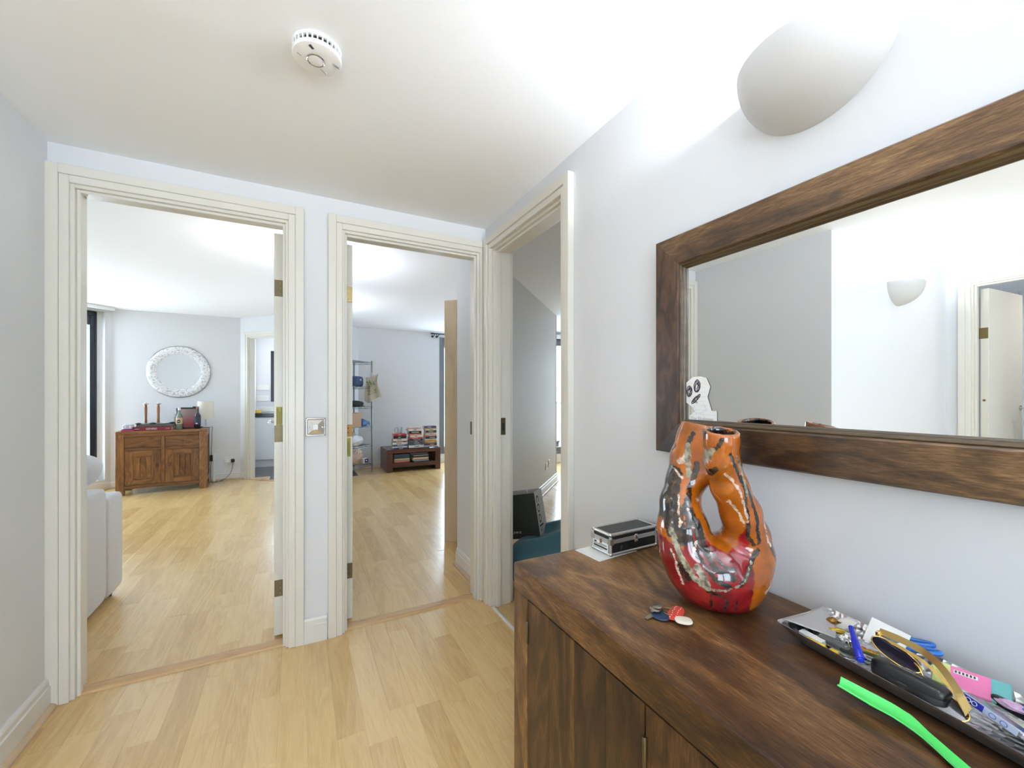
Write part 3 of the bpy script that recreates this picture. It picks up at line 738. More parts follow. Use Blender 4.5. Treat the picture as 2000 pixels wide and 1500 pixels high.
# ---------------------------------------------------------------- sideboard
ST = .764
r = empty('sideboard', (.549, -.378, 0), label='long dark mango wood sideboard under the big mirror', cat='sideboard')
SD = .466; SL = 1.426
obj('top', MB().cbox(0, SD, .0, SL, .690, ST, .0035), M['mango_y'], r)
for y in (0, SL-.074):
    obj('side_panel', MB().cbox(.0005, SD, y+(.0005 if y == 0 else 0), y+(.0735 if y else .074), 0, .6895, .003), M['mango_z'], r)
obj('back_panel', MB().box(SD-.014, SD, .074, SL-.074, .05, .69), M['mango_y'], r)
obj('bottom_rail', MB().cbox(.002, .05, .074, SL-.074, .0, .07, .003), M['mango_y'], r)
obj('shelf_board', MB().box(.02, SD-.014, .074, SL-.074, .07, .09), M['mango_y'], r)
dw = (SL-.148)/3
for k in range(3):
    y0 = .074 + k*dw + .0015; y1 = .074 + (k+1)*dw - .0015
    dr = obj('door', MB().cbox(.012, .026, y0, y1, .073, .6865, .001), M['mango_z'], r)
    n = 4
    for q in range(n):
        ww = (y1-y0)/n
        obj('stave', MB().cbox(.0035, .0125, y0+q*ww+.00015, y0+(q+1)*ww-.00015, .073, .6865, .0005), M['mango_z'], dr)
    hy = y1 if k != 0 else y0
    for hz in (.60, .18):
        obj('hinge', MB().lathe([(.0035, -.030), (.0042, -.028), (.0042, .028), (.0035, .030)], 12, T(.0015, hy+.0005, hz)), M['bronze'], dr, smooth=AUTO, label='dark barrel hinge')
    ky = y0+.03 if k == 2 else y1-.03
    obj('knob', MB().lathe([(.012, 0), (.012, .004), (.006, .006), (.006, .018), (.014, .024), (.012, .032), (.001, .034)], 20, T(.0035, ky, .40) @ R(-math.pi/2, 'Y')), M['bronze'], dr, smooth=AUTO)

# ---------------------------------------------------------------- big mirror
my0, my1, mz0, mz1, fw = -.225, .935, 1.068, 1.709, .088
r = empty('wall_mirror', (RW, (my0+my1)/2, (mz0+mz1)/2), label='big mirror in a broad dark wooden frame above the sideboard', cat='mirror')
a = (my1-my0)/2; b = (mz1-mz0)/2
def fr(pts, mat, nm='frame_rail'):
    mb = MB(); e = .004
    c = [sum(p[i] for p in pts)/4 for i in (0,1)]
    back = [Vector((0, p[0], p[1])) for p in pts]; mid = [Vector((-.031, p[0], p[1])) for p in pts]
    ins = [Vector((-.035, p[0]+(e if p[0] < c[0] else -e)*(1 if abs(p[0]) > 1e9 else 1), p[1]+(e if p[1] < c[1] else -e))) for p in pts]
    n = 4; mb.add(back+mid+ins, [(0,1,2,3), (8,9,10,11)] + [(i, (i+1)%n, n+(i+1)%n, n+i) for i in range(n)] + [(n+i, n+(i+1)%n, 2*n+(i+1)%n, 2*n+i) for i in range(n)])
    return obj(nm, mb, M[mat], r)
def fr2(pts, mat):
    # mitred rail: soft outer and inner arris, joint faces kept flush
    mb = MB(); o0, o1, i1, i0 = [Vector((0, *p)) for p in pts]
    def lerp(p, q, t): return p + (q-p)*t
    prof = [(0, 0), (0, -.030), (.045, -.0350), (.95, -.0350), (1, -.031), (1, 0)]
    A = [lerp(o0, i0, t) + Vector((x, 0, 0)) for t, x in prof]; B = [lerp(o1, i1, t) + Vector((x, 0, 0)) for t, x in prof]
    n = len(prof); mb.add(A+B, [tuple(range(n)), tuple(range(n, 2*n))[::-1]] + [(i, (i+1)%n, n+(i+1)%n, n+i) for i in range(n)])
    return obj('frame_rail', mb, M[mat], r)
g = .0004
fr2([(-a, b), (a, b), (a-fw, b-fw), (-a+fw, b-fw)], 'mirrorwood_y')
fr2([(-a, -b), (a, -b), (a-fw, -b+fw), (-a+fw, -b+fw)], 'mirrorwood_y')
fr2([(a, -b+g), (a, b-g), (a-fw, b-fw-g), (a-fw, -b+fw+g)], 'mirrorwood_z')
fr2([(-a, -b+g), (-a, b-g), (-a+fw, b-fw-g), (-a+fw, -b+fw+g)], 'mirrorwood_z')
ia, ib = a-fw, b-fw
def bead(y0, y1, z0, z1):
    mb = MB(); d = Vector((0, y1-y0, z1-z0)); vert = abs(d.z) > abs(d.y)
    s_ = -1 if ((vert and y0 > 0) or (not vert and z0 > 0)) else 1
    prof = [(0, -.010), (0, -.0305), (.003, -.0325), (.007, -.030), (.009, -.024), (.0105, -.0235), (.013, -.020), (.015, -.010)]
    A = []; B = []
    for t, x in prof:
        o = Vector((x, s_*t if vert else 0, 0 if vert else s_*t)); A.append(Vector((0, y0, z0)) + o + (Vector((0, 0, t)) if vert else Vector((0, t, 0)))); B.append(Vector((0, y1, z1)) + o - (Vector((0, 0, t)) if vert else Vector((0, t, 0))))
    n = len(prof); mb.add(A+B, [tuple(range(n)), tuple(range(n, 2*n))[::-1]] + [(i, (i+1)%n, n+(i+1)%n, n+i) for i in range(n)])
    obj('inner_bead', mb, M['beadwood'], r, smooth=math.radians(25))
bead(-ia, ia, ib, ib); bead(-ia, ia, -ib, -ib); bead(ia, ia, -ib, ib); bead(-ia, -ia, -ib, ib)
obj('glass', MB().box(-.015, -.009, -ia, ia, -ib, ib), M['mirror'], r, label='mirror glass')

# cut-out paper skull drawing tucked in the corner of the mirror: frame local y along -Y (rightwards), z up
r = empty('paper_cutout', (RW-.0163, .789, 1.1625), rz=-math.pi/2, label='cut out paper skull drawing tucked into the mirror corner', cat='drawing')
out = [(-.032, 0), (.054, .003), (.054, .034), (.038, .034), (.025, .072), (.034, .100), (.022, .124), (.002, .130), (-.024, .128), (-.046, .112), (-.046, .056), (-.022, .042), (-.016, .030), (-.034, .018)]
def flat(pts, y0, y1):
    mb = MB(); n = len(pts)
    mb.add([Vector((p[0], y0, p[1])) for p in pts]+[Vector((p[0], y1, p[1])) for p in pts], [tuple(range(n)), tuple(range(n, 2*n))[::-1]] + [(i, (i+1)%n, n+(i+1)%n, n+i) for i in range(n)])
    return mb
obj('sheet', flat(out, -.0010, -.0003), M['paper'], r)
M['rule'] = plain('pale_ruling', (.55,.56,.66), .8); M['pen'] = plain('dark_pen_scribble', (.05,.04,.06), .7)
for k in range(9):
    z = .010 + k*.0125
    xs = (-.03, .05) if z < .03 else (-.012, .026) if z < .06 else (-.042, .02)
    obj('ruled_line', MB().box(xs[0], xs[1], -.0013, -.0009, z, z+.0005), M['rule'], r)
def scrib(cx, cz, rx, rz_, turns, seed, th=.0006, tilt=0.0):
    q = random.Random(seed); pts = []
    for i in range(turns*14):
        a_ = 2*math.pi*i/14; k = .15 + .85*abs(math.sin(i*.21 + q.random()*.9))
        x, z = rx*k*math.cos(a_), rz_*k*math.sin(a_)
        pts.append((cx + x*math.cos(tilt) - z*math.sin(tilt), -.0012, cz + x*math.sin(tilt) + z*math.cos(tilt)))
    obj('scribble', MB().tube(pts, th, 5), M['pen'], r)
scrib(-.008, .103, .011, .019, 9, 1, tilt=-.15); scrib(-.034, .088, .010, .017, 11, 2, tilt=-.1); scrib(-.012, .066, .020, .006, 10, 3, tilt=.75); scrib(-.009, .0555, .0035, .003, 2, 4, .0004)
obj('outline', MB().tube([(-.018, -.0012, .048), (-.012, -.0012, .024), (.006, -.0012, .028), (.022, -.0012, .036), (.012, -.0012, .055)], .0005, 5), M['rule'], r)
text('lettering', 'The Skeletoo', .0135, plain('grey_pen', (.38,.36,.42), .8), T(.006, -.0012, .0105) @ R(math.pi/2, 'X'), r, .0002)

# ---------------------------------------------------------------- vase
def pz(px, py): return ((px-1397)*.001178, (1175-py)*.001178)
Lc = [((-.03, .0, .07), .052), ((-.070, .0, .120), .055), ((-.072, .008, .168), .056), ((-.073, .022, .222), .043), ((-.052, .042, .268), .042), ((-.034, .062, .322), .042), ((-.010, .076, .368), .044), ((.012, .082, .42), .047)]
Rc = [((.03, 0, .07), .050), ((.068, -.006, .115), .055), ((.063, -.014, .158), .047), ((.040, -.032, .215), .041), ((.008, -.047, .274), .037), ((-.015, -.060, .333), .034), ((-.020, -.066, .378), .0345), ((-.022, -.068, .42), .0365)]
MOUTH = (((-.018, .071, .335), (.0125, .0825, .44), .030, .039), ((-.016, -.061, .335), (-.0225, -.0685, .44), .024, .0285))
def vase_f(P):
    d = smin(chain(P, Lc, .012), chain(P, Rc, .012), .014)
    d = smin(d, ell(P, (.004, 0, .076), (.114, .090, .080)), .022)
    d = smin(d, ell(P, (.012, 0, .03), (.075, .066, .04)), .04)
    d = smin(d, seg_d(P, (-.02, .02, .30), (-.006, .012, .36), .032, .016), .03)
    # the hollow sweep below the hole, and the two open mouths
    d = -smin(-d, seg_d(P, (-.075, -.115, .175), (.035, -.118, .125), .040, .030), .02)
    z = P[..., 2]
    inn = np.minimum(seg_d(P, *MOUTH[0]), seg_d(P, *MOUTH[1]))
    d = -smin(-d, inn, .004)
    d = -smin(-d, z - .0015, .008)
    rim = z - np.where(P[..., 1] < .008, .400 + .22*(P[..., 1]+.067), .4105 - .24*(P[..., 0]+.035))
    return -smin(-d, -rim, .003)
def poly_sd(p, poly):
    poly = np.array(poly); n = len(poly); d = np.full(p.shape[:-1], 1e9); ins = np.zeros(p.shape[:-1], bool)
    for i in range(n):
        a_, b_ = poly[i], poly[(i+1) % n]; e = b_-a_; t = np.clip(((p-a_) @ e)/(e @ e), 0, 1)
        d = np.minimum(d, np.linalg.norm(p-(a_+t[..., None]*e), axis=-1))
        c_ = ((a_[1] > p[..., 1]) != (b_[1] > p[..., 1])) & (p[..., 0] < (b_[0]-a_[0])*(p[..., 1]-a_[1])/(b_[1]-a_[1]+1e-12)+a_[0]); ins ^= c_
    return np.where(ins, -d, d)
def strokes(p, lst):
    d = np.full(p.shape[:-1], 1e9)
    for pts, wd in lst:
        q = np.array([pz(*a_) for a_ in pts])
        if len(q) == 1: d = np.minimum(d, np.linalg.norm(p-q[0], axis=-1) - wd*.001178/2); continue
        for a_, b_ in zip(q[:-1], q[1:]):
            e = b_-a_; t = np.clip(((p-a_) @ e)/(e @ e), 0, 1)
            d = np.minimum(d, np.linalg.norm(p-(a_+t[..., None]*e), axis=-1) - wd*.001178/2)
    return d
def glaze_mat():
    m, nt, b = new_mat('orange_red_glaze')
    tc = N(nt, 'ShaderNodeTexCoord'); v = tc.outputs['Object']
    def at(n): q = N(nt, 'ShaderNodeAttribute'); q.attribute_name = n; return q.outputs['Fac']
    nz = mathn(nt, 'MULTIPLY', mathn(nt, 'SUBTRACT', noise(nt, v, 110, 3, .6), .5), .011)
    nz2 = mathn(nt, 'MULTIPLY', mathn(nt, 'SUBTRACT', noise(nt, v, 35, 3, .6), .5), .02)
    def msk(n, add, soft=.0012):
        x = mathn(nt, 'ADD', at(n), add); s_ = mathn(nt, 'DIVIDE', x, -soft); c = N(nt, 'ShaderNodeClamp'); Lk(nt, mathn(nt, 'ADD', s_, .5), c.inputs[0]); return c.outputs[0]
    org = ramp(nt, noise(nt, v, 16, 4, .6), [(.3, (.20,.062,.004)), (.5, (.36,.088,.004)), (.7, (.47,.125,.008))])
    red = ramp(nt, noise(nt, v, 22, 4, .6), [(.3, (.10,.004,.008)), (.55, (.25,.008,.010)), (.75, (.36,.018,.012))])
    col = mixc(nt, msk('g_red', nz2, .004), org, red)
    dk = ramp(nt, noise(nt, v, 60, 3), [(.4, (.012,.009,.008)), (.6, (.05,.03,.018)), (.75, (.12,.08,.05))])
    col = mixc(nt, msk('g_dark', nz), col, dk)
    spk = ramp(nt, noise(nt, v, 260, 2, .6), [(.68, (0,0,0)), (.72, (1,1,1))])
    col = mixc(nt, mathn(nt, 'MULTIPLY', spk, .65), col, (.03,.015,.01))
    wt = ramp(nt, noise(nt, v, 90, 3), [(.35, (.45,.30,.22)), (.6, (.70,.56,.44))])
    col = mixc(nt, msk('g_white', nz), col, wt)
    sv = ramp(nt, noise(nt, v, 80, 3), [(.35, (.10,.08,.05)), (.65, (.42,.38,.28))])
    col = mixc(nt, msk('g_silver', nz), col, sv)
    Lk(nt, col, b.inputs['Base Color']); b.inputs['Roughness'].default_value = .09; b.inputs['Coat Weight'].default_value = .6; b.inputs['Coat Roughness'].default_value = .03
    bump(nt, b, noise(nt, v, 40, 2), .12, .002)
    return m
me, V = nets_mesh('vase', vase_f, (-.15, -.14, -.008), (.15, .15, .42), .0038, glaze_mat())
p2 = V[:, [0, 2]].astype(float)
red = [pz(*q) for q in [(1270,1035),(1300,1050),(1318,1060),(1326,1000),(1340,985),(1352,1030),(1372,1052),(1395,1062),(1415,1050),(1424,1005),(1434,1040),(1432,1085),(1428,1120),(1426,1150),(1440,1180),(1460,1210),(1270,1210)]]
dark = [([(1324,925),(1312,960),(1307,1000),(1315,1040)], 24), ([(1338,990),(1345,1040),(1366,1084),(1392,1098)], 13), ([(1345,838),(1336,870),(1318,905),(1303,950),(1296,1000),(1300,1035)], 11), ([(1362,905),(1345,950),(1330,1000),(1328,1030),(1345,1075),(1362,1100),(1385,1112)], 9),
 ([(1340,960),(1320,1000),(1308,1060),(1325,1110)], 8), ([(1382,875),(1400,910),(1415,940),(1424,985),(1430,1030),(1442,1045)], 6), ([(1408,915),(1432,960),(1443,1000),(1450,1040)], 7),
 ([(1348,1005),(1358,1050),(1378,1078),(1398,1085)], 7), ([(1448,1055),(1425,1085),(1405,1108)], 9), ([(1470,995),(1484,1030)], 7), ([(1476,1050),(1492,1078)], 7), ([(1458,965),(1472,1010)], 5),
 ([(1437,838),(1440,870)], 6), ([(1427,838),(1430,868)], 4), ([(1358,1130),(1362,1158)], 4), ([(1382,1135),(1386,1165)], 4), ([(1400,1138),(1404,1170)], 3), ([(1352,1125),(1372,1130)], 6), ([(1368,850),(1352,880)], 7), ([(1304,1075),(1322,1118)], 4), ([(1366,1000),(1380,1035)], 5)]
white = [([(1352,890),(1338,905)], 9), ([(1322,912),(1334,935)], 3), ([(1376,910),(1392,925),(1406,945),(1420,980),(1425,1000)], 4), ([(1390,962),(1410,985),(1420,1008)], 4), ([(1437,888),(1442,908)], 7), ([(1448,918),(1454,932)], 4), ([(1460,952),(1464,972)], 7),
 ([(1476,980)], 4), ([(1480,990)], 4), ([(1483,998)], 4), ([(1485,1010),(1490,1024)], 2.5), ([(1461,995),(1470,1040),(1478,1050)], 3.5), ([(1493,1040)], 7), ([(1358,973)], 7), ([(1334,988)], 6), ([(1300,1060),(1310,1100),(1318,1122)], 3), ([(1340,1042),(1332,1068)], 4), ([(1380,1078)], 5), ([(1318,1010),(1312,1018)], 4), ([(1478,1125),(1462,1130)], 8), ([(1322,962),(1314,1010)], 2.5)]
silver = [([(1300,1025),(1312,1070),(1332,1105),(1352,1120)], 9), ([(1352,1120),(1380,1120),(1410,1105),(1432,1075)], 4), ([(1356,870),(1350,895),(1345,930)], 8), ([(1396,880),(1412,915),(1420,950)], 6), ([(1338,1085),(1350,1112)], 12)]
front = np.clip((V[:, 1]-.035)/.03, 0, 1)*.02
for nm, dd in (('g_red', poly_sd(p2, red)), ('g_dark', strokes(p2, dark) + front*.0), ('g_white', strokes(p2, white) + front), ('g_silver', strokes(p2, silver) + front)):
    if nm == 'g_dark':   # the mouths are dark inside
        dd = np.minimum(dd, np.where(V[:, 2] > .33, np.minimum(seg_d(V, *MOUTH[0]), seg_d(V, *MOUTH[1])) - .0012, 1.0))
    at_ = me.attributes.new(nm, 'FLOAT', 'POINT'); at_.data.foreach_set('value', dd.astype(np.float32))
o = bpy.data.objects.new('vase', me); C.objects.link(o); o.location = (.855, .631, ST); o.rotation_euler = (0, 0, -THETA)
tag(o, 'glossy orange and red ceramic vase with a hole and two necks', 'vase')

# ---------------------------------------------------------------- aluminium case and papers
for i, (x, y, a_, w_, h_, lb) in enumerate(((.835, .992, 5, .150, .105, 'white sheet lying lowest under the small black case'), (.842, .990, 2, .148, .100, 'white sheet topmost under the small black case'))):
    r = empty('paper_sheet', (x, y, ST + .0003 + i*.0012), math.radians(a_), label=lb, cat='paper', group='papers under the case')
    obj('sheet', MB().grid(lambda u, v: ((u-.5)*w_, (v-.5)*h_, .0008), 4, 4, .0007), M['paper'], r)
    r.location.y = y if i else y
r = empty('document_case', (.812, .940, ST + .0026), math.radians(1.5), label='small black case with aluminium edges on the sideboard', cat='case')
cx, cy, cz = .194, .085, .0655; zb = .042; e = .0075
obj('body', MB().box(.002, cx-.002, .002, cy-.002, .002, zb-.001), M['black'], r, label='black lower panels')
obj('lid', MB().box(.002, cx-.002, .002, cy-.002, zb+.001, cz-.002), M['black'], r, label='black lid panels')
def edge(p, q, rr=.0048):
    mb = MB(); p = Vector(p); q = Vector(q); d = (q-p).normalized()
    mb.tube([p, q], rr, 12); return mb
cr = [(x, y) for x in (.0045, cx-.0045) for y in (.0045, cy-.0045)]
mb = MB()
for z in (.0045, cz-.0045):
    for p, q in (((.0045, .0045), (cx-.0045, .0045)), ((.0045, cy-.0045), (cx-.0045, cy-.0045)), ((.0045, .0045), (.0045, cy-.0045)), ((cx-.0045, .0045), (cx-.0045, cy-.0045))):
        me2 = edge((*p, z), (*q, z)); obj('edge_trim', me2, M['alu'], r, smooth=AUTO)
for x, y in cr: obj('edge_trim', edge((x, y, .0045), (x, y, cz-.0045), .0046), M['alu'], r, smooth=AUTO)
for z0, z1 in ((zb-.0065, zb-.0004), (zb+.0004, zb+.0055)):
    obj('seam_trim', MB().cbox(0, cx, 0, .003, z0, z1, .0006).cbox(0, .003, 0, cy, z0, z1, .0006).cbox(0, cx, cy-.003, cy, z0, z1, .0006).cbox(cx-.003, cx, 0, cy, z0, z1, .0006), M['alu'], r)
for x, y in cr:
    for z in (.0045, cz-.0045): obj('corner_cap', MB().sell((x, y, z), (.0066, .0066, .0066), nu=16, nv=10), M['chrome'], r, smooth=True)
for x, y in ((.0, .0), (cx, 0), (0, cy)):
    sx = 1 if x == 0 else -1; sy = 1 if y == 0 else -1
    obj('corner_bracket', MB().cbox(x-sx*.0012, x+sx*.013, y-sy*.0012, y+sy*.001, zb-.009, zb+.008, .0006).cbox(x-sx*.0012, x+sx*.001, y-sy*.0012, y+sy*.013, zb-.009, zb+.008, .0006), M['steel'], r)
lt = obj('latch', MB().cbox(.094, .107, -.0035, .001, zb-.013, zb+.011, .0015), M['chrome'], r, label='chrome butterfly latch')
obj('latch_boss', MB().lathe([(.006, 0), (.006, .003), (.003, .005), (.0003, .0055)], 18, T(.1005, -.003, zb+.004) @ R(math.pi/2, 'X'), cap=False), M['chrome'], lt, smooth=AUTO)
obj('latch_tongue', MB().cbox(.096, .105, -.006, -.003, zb-.012, zb-.005, .0012), M['chrome'], lt)
lt = obj('latch', MB().cbox(-.004, .001, .036, .044, zb-.012, zb+.002, .0012), M['chrome'], r, label='small chrome end latch')
lb = obj('label', MB().cbox(-.0006, .0025, .011, cy-.008, .0085, zb-.0075, .0003), M['paper'], r, label='white printed label')
ML = T(-.0008, cy/2, .0) @ R(-math.pi/2) @ R(math.pi/2, 'X')
for z, l0, l1, t in ((.027, -.005, .03, .0012), (.0245, -.03, .028, .0008), (.0225, -.03, .02, .0007), (.0125, -.03, .026, .0006), (.0105, -.03, .01, .0006)):
    obj('print_line', MB().box(-.0010, -.0004, cy/2-l1+.002, cy/2-l0+.002, z-t/2, z+t/2), M['ink'], lb)
obj('print_band', MB().box(-.0010, -.0004, .014, cy-.012, .0150, .0200), M['ink'], lb)
obj('print_mark', MB().box(-.0010, -.0004, cy-.024, cy-.014, .0265, .0312), M['ink'], lb)
for x in (.040, .0445): obj('scratch', MB().tube([(x, .0017, .014), (x+.003, .0017, .026)], .0004, 4), plain('faint_grey_mark', (.10,.10,.11), .5), r)

# ---------------------------------------------------------------- keys
r = empty('key_ring', (0, 0, ST), label='bunch of keys with blue disc, red spotted and cream fobs', cat='keys')
M['keymetal'] = plain('worn_nickel', (.50,.45,.36), .28, 1.0, var=.2, bscale=200)
M['navy'] = plain('navy_plastic', (.012,.032,.075), .28)
M['redfelt'] = plain('red_leather', (.62,.055,.035), .55)
M['cream'] = plain('cream_leather', (.78,.72,.60), .55)
mb = MB().cbox(.652, .684, .644, .652, .003, .006, .0006, M=T(.668, .648, 0) @ R(math.radians(12)) @ T(-.668, -.648, 0))
k1 = obj('key', mb, M['keymetal'], r)
for q in range(4): obj('key_tooth', MB().cbox(.653+q*.005, .656+q*.005, .6415, .645, .003, .006, .0004), M['keymetal'], k1)
obj('key', MB().lathe([(.011, .006), (.0125, .007), (.0125, .009), (.011, .010)], 20, T(.690, .655, .003) @ R(.12, 'Y')).cbox(.676, .689, .649, .655, .009, .0115, .0006), M['keymetal'], r, smooth=AUTO)
obj('key', MB().lathe([(.0095, .010), (.011, .0108), (.011, .0122), (.0095, .013)], 20, T(.697, .652, .004) @ R(-.2, 'X')), M['keymetal'], r, smooth=AUTO)
obj('fob_disc', MB().lathe([(.014, 0), (.0185, .0012), (.0195, .003), (.0185, .0048), (.014, .0056), (.001, .0056)], 32, T(.690, .640, .0015) @ R(.07, 'X')), M['navy'], r, smooth=AUTO, label='navy blue plastic disc fob')
obj('ring', MB().tube([(.714+.0125*math.cos(t*math.pi/14), .6395+.0125*math.sin(t*math.pi/14), .0075+.0015*math.sin(t*math.pi/14)) for t in range(28)], .0012, 8, closed=True), M['brass'], r, smooth=True, label='split ring')
Mr = T(.727, .632, .0) @ R(math.radians(28))
def capshape(u, v):
    th = math.pi*u; rr = v
    return (.034*math.cos(th)*rr, (.016*math.sin(th)-.006)*rr, .0055 + .0015*(1-rr))
cp = obj('fob_cap', MB().sell((0, 0, .004), (.034, .0155, .0035), e2=.8, nu=28, nv=8, M=Mr), M['redfelt'], r, smooth=True, label='red leather mushroom cap fob')
q = random.Random(3)
for i in range(14):
    a_ = -.026 + .0085*(i % 7); b_ = -.006 + .010*(i // 7) + .002*q.random()
    z = .004 + .0035*math.sqrt(max(0, 1-(a_/.034)**2-(b_/.0155)**2))
    obj('spot', MB().lathe([(.0013, -.0006), (.0013, .0003), (.0002, .0005)], 8, Mr @ T(a_, b_, z), cap=False), M['whiteprint'], cp)
obj('fob_stem', MB().sell((0, 0, .0075), (.0175, .0150, .003), e1=.7, e2=.75, nu=24, nv=8, M=T(.7125, .599, 0) @ R(math.radians(-42))), M['cream'], r, smooth=True, label='cream leather stem fob')

# ---------------------------------------------------------------- shoehorn
hp = [Vector(p) for p in ((.758, .342, .018), (.768, .305, .0105), (.7725, .272, .0075), (.763, .240, .0055), (.7405, .2005, .0050), (.708, .146, .0050), (.672, .085, .0050), (.636, .025, .005), (.61, -.02, .006))]
hw = [.0140, .0165, .0150, .0092, .0095, .0108, .0112, .0105, .007]; hc = [.006, .006, .005, .003, .002, .0016, .0016, .0016, .001]
def horn(u, v):
    t = v*(len(hp)-1); i = min(int(t), len(hp)-2); f = t-i
    def cr_(a, k): 
        p0, p1, p2_, p3 = a[max(k-1, 0)], a[k], a[k+1], a[min(k+2, len(a)-1)]
        return .5*((2*p1) + (p2_-p0)*f + (2*p0-5*p1+4*p2_-p3)*f*f + (3*p1-p0-3*p2_+p3)*f*f*f)
    c = cr_(hp, i); w_ = cr_(hw, i); k = cr_(hc, i)
    tg = (hp[i+1]-hp[i]).normalized(); sd = Vector((-tg.y, tg.x, 0)).normalized()
    s_ = (u-.5)*2
    return c + sd*(w_*s_) + Vector((0, 0, k*s_*s_ - (.0 if v > .02 else .0)))
M['green'] = plain('bright_green_plastic', (.075, .62, .12), .32, var=.02)
o = obj('shoehorn', MB().grid(horn, 12, 70, .0022), M['green'], smooth=math.radians(50), loc=(0, 0, ST+.0005), label='bright green plastic shoehorn lying in front of the tray', cat='shoehorn')
# ---------------------------------------------------------------- tray and what lies in it
TA = math.radians(-97.2)
M['trayin'] = None
def tray_mat():
    m, nt, b = new_mat('hammered_aluminium')
    b.inputs['Base Color'].default_value = (.78, .78, .78, 1); b.inputs['Metallic'].default_value = 1.0; b.inputs['Roughness'].default_value = .30
    tc = N(nt, 'ShaderNodeTexCoord'); v = N(nt, 'ShaderNodeTexVoronoi'); v.inputs['Scale'].default_value = 95; v.inputs['Randomness'].default_value = .55
    Lk(nt, tc.outputs['Object'], v.inputs['Vector'])
    bump(nt, b, v.outputs['Distance'], .9, .004)
    return m
M['trayin'] = tray_mat()
r = empty('tray', (.920, .481, ST), TA, label='long hammered silver tray of odds and ends by the wall', cat='tray')
LT = .44
def rring(hl, hw_, z, rad, n=10, lift=0.0):
    pts = []
    for (sx, sy, a0) in ((1, 1, 0), (-1, 1, 90), (-1, -1, 180), (1, -1, 270)):
        for i in range(n+1):
            a_ = math.radians(a0 + 90*i/n)
            pts.append(Vector((LT/2 + sx*(hl-rad) + rad*math.cos(a_), sy*(hw_-rad) + rad*math.sin(a_), z + lift*(1-abs(sy*(hw_-rad) + rad*math.sin(a_))/hw_)*-1)))
    return pts
def loft(rings, capA=True, capB=True):
    mb = MB(); n = len(rings[0]); vs = [p for q in rings for p in q]; fs = []
    for k in range(len(rings)-1):
        for i in range(n): fs.append((k*n+i, k*n+(i+1) % n, (k+1)*n+(i+1) % n, (k+1)*n+i))
    if capA: fs.append(tuple(range(n))[::-1])
    if capB: fs.append(tuple(range((len(rings)-1)*n, len(rings)*n)))
    return mb.add(vs, fs)
obj('shell', loft([rring(.176, .056, 0.0, .012), rring(.182, .060, .003, .012), rring(.220, .0765, .0268, .010), rring(.2195, .0768, .0275, .010)], True, False), M['alu'], r, smooth=AUTO, label='smooth outside of the tray')
obj('lining', loft([rring(.2195, .0768, .0275, .010), rring(.2185, .0755, .0272, .010), rring(.181, .0585, .0045, .012), rring(.176, .055, .0028, .012)], False, True), M['trayin'], r, smooth=AUTO, label='hammered inside of the tray')
TZ = ST + .0032
def at(x, y, z, a=0, tilt=0, roll=0): return T(x, y, z) @ R(math.radians(a)) @ R(math.radians(tilt), 'Y') @ R(math.radians(roll), 'X')
def item(name, Mx, label, cat, group=None):
    o = empty(name, label=label, cat=cat, group=group); o.matrix_world = Mx; return o
M['mattgrey'] = plain('grey_card', (.42, .41, .40), .5, var=.1, bscale=40)
# grey card leaning at the left end, eraser, crayons, knife
r = empty('card', label='grey card leaning at the left end of the tray', cat='card')
Q4 = [Vector(p) for p in ((.856, .484, ST+.0305), (.990, .476, ST+.0300), (.938, .428, ST+.020), (.893, .408, ST+.021))]
obj('sheet', MB().grid(lambda u, v: Q4[0]*(1-u)*(1-v) + Q4[1]*u*(1-v) + Q4[2]*u*v + Q4[3]*(1-u)*v - Vector((0, 0, .004*math.sin(math.pi*u)*(1-v))), 12, 8, .0007), M['mattgrey'], r, smooth=True)
r = item('eraser', at(.872, .440, TZ+.0085, -100, 0, 8), 'white block eraser in the near left corner of the tray', 'eraser')
obj('rubber', MB().cbox(-.019, .006, -.007, .007, -.005, .006, .0015), M['white'], r); obj('sleeve', MB().cbox(.005, .024, -.0074, .0074, -.0053, .0063, .0008), M['paper'], r)
M['crayon'] = plain('yellow_wax', (.80, .52, .01), .45)
for i, (x, y, L, lb) in enumerate(((.8615, .424, .030, 'long yellow crayon along the near edge of the tray'), (.861, .395, .012, 'yellow crayon stub just right of the long crayon'))):
    r = item('crayon', at(x, y, TZ+.008, -95, 0, 0), lb, 'crayon', 'yellow crayons')
    obj('stick', MB().lathe([(.0005, -L/2), (.0042, -L/2), (.0045, -L/2+.001), (.0045, L/2-.001), (.0040, L/2), (.0005, L/2)], 14, R(math.pi/2, 'Y'), cap=False), M['crayon'], r, smooth=AUTO)
    obj('tip', MB().lathe([(.0045, 0), (.0018, .005 if i == 0 else .001), (.0003, .006 if i == 0 else .0012)], 14, T(-L/2, 0, 0) @ R(-math.pi/2, 'Y'), cap=False), M['crayon'], r, smooth=AUTO)
r = item('pocket_knife', at(.880, .405, TZ+.015, -92, 0, 12), 'dark grey folded pocket knife behind the crayons', 'knife')
obj('handle', MB().sell((0, 0, 0), (.026, .0075, .0055), .5, .5, 28, 10), plain('gunmetal', (.09, .095, .10), .3), r, smooth=True)
obj('blade_back', MB().cbox(-.022, .022, .0065, .0085, -.0012, .0012, .0004), M['steel'], r)
for x in (-.021, .021): obj('rivet', MB().lathe([(.0022, 0), (.0022, .0008), (.0003, .0012)], 10, T(x, -.002, .0046), cap=False), M['chrome'], r, smooth=AUTO)
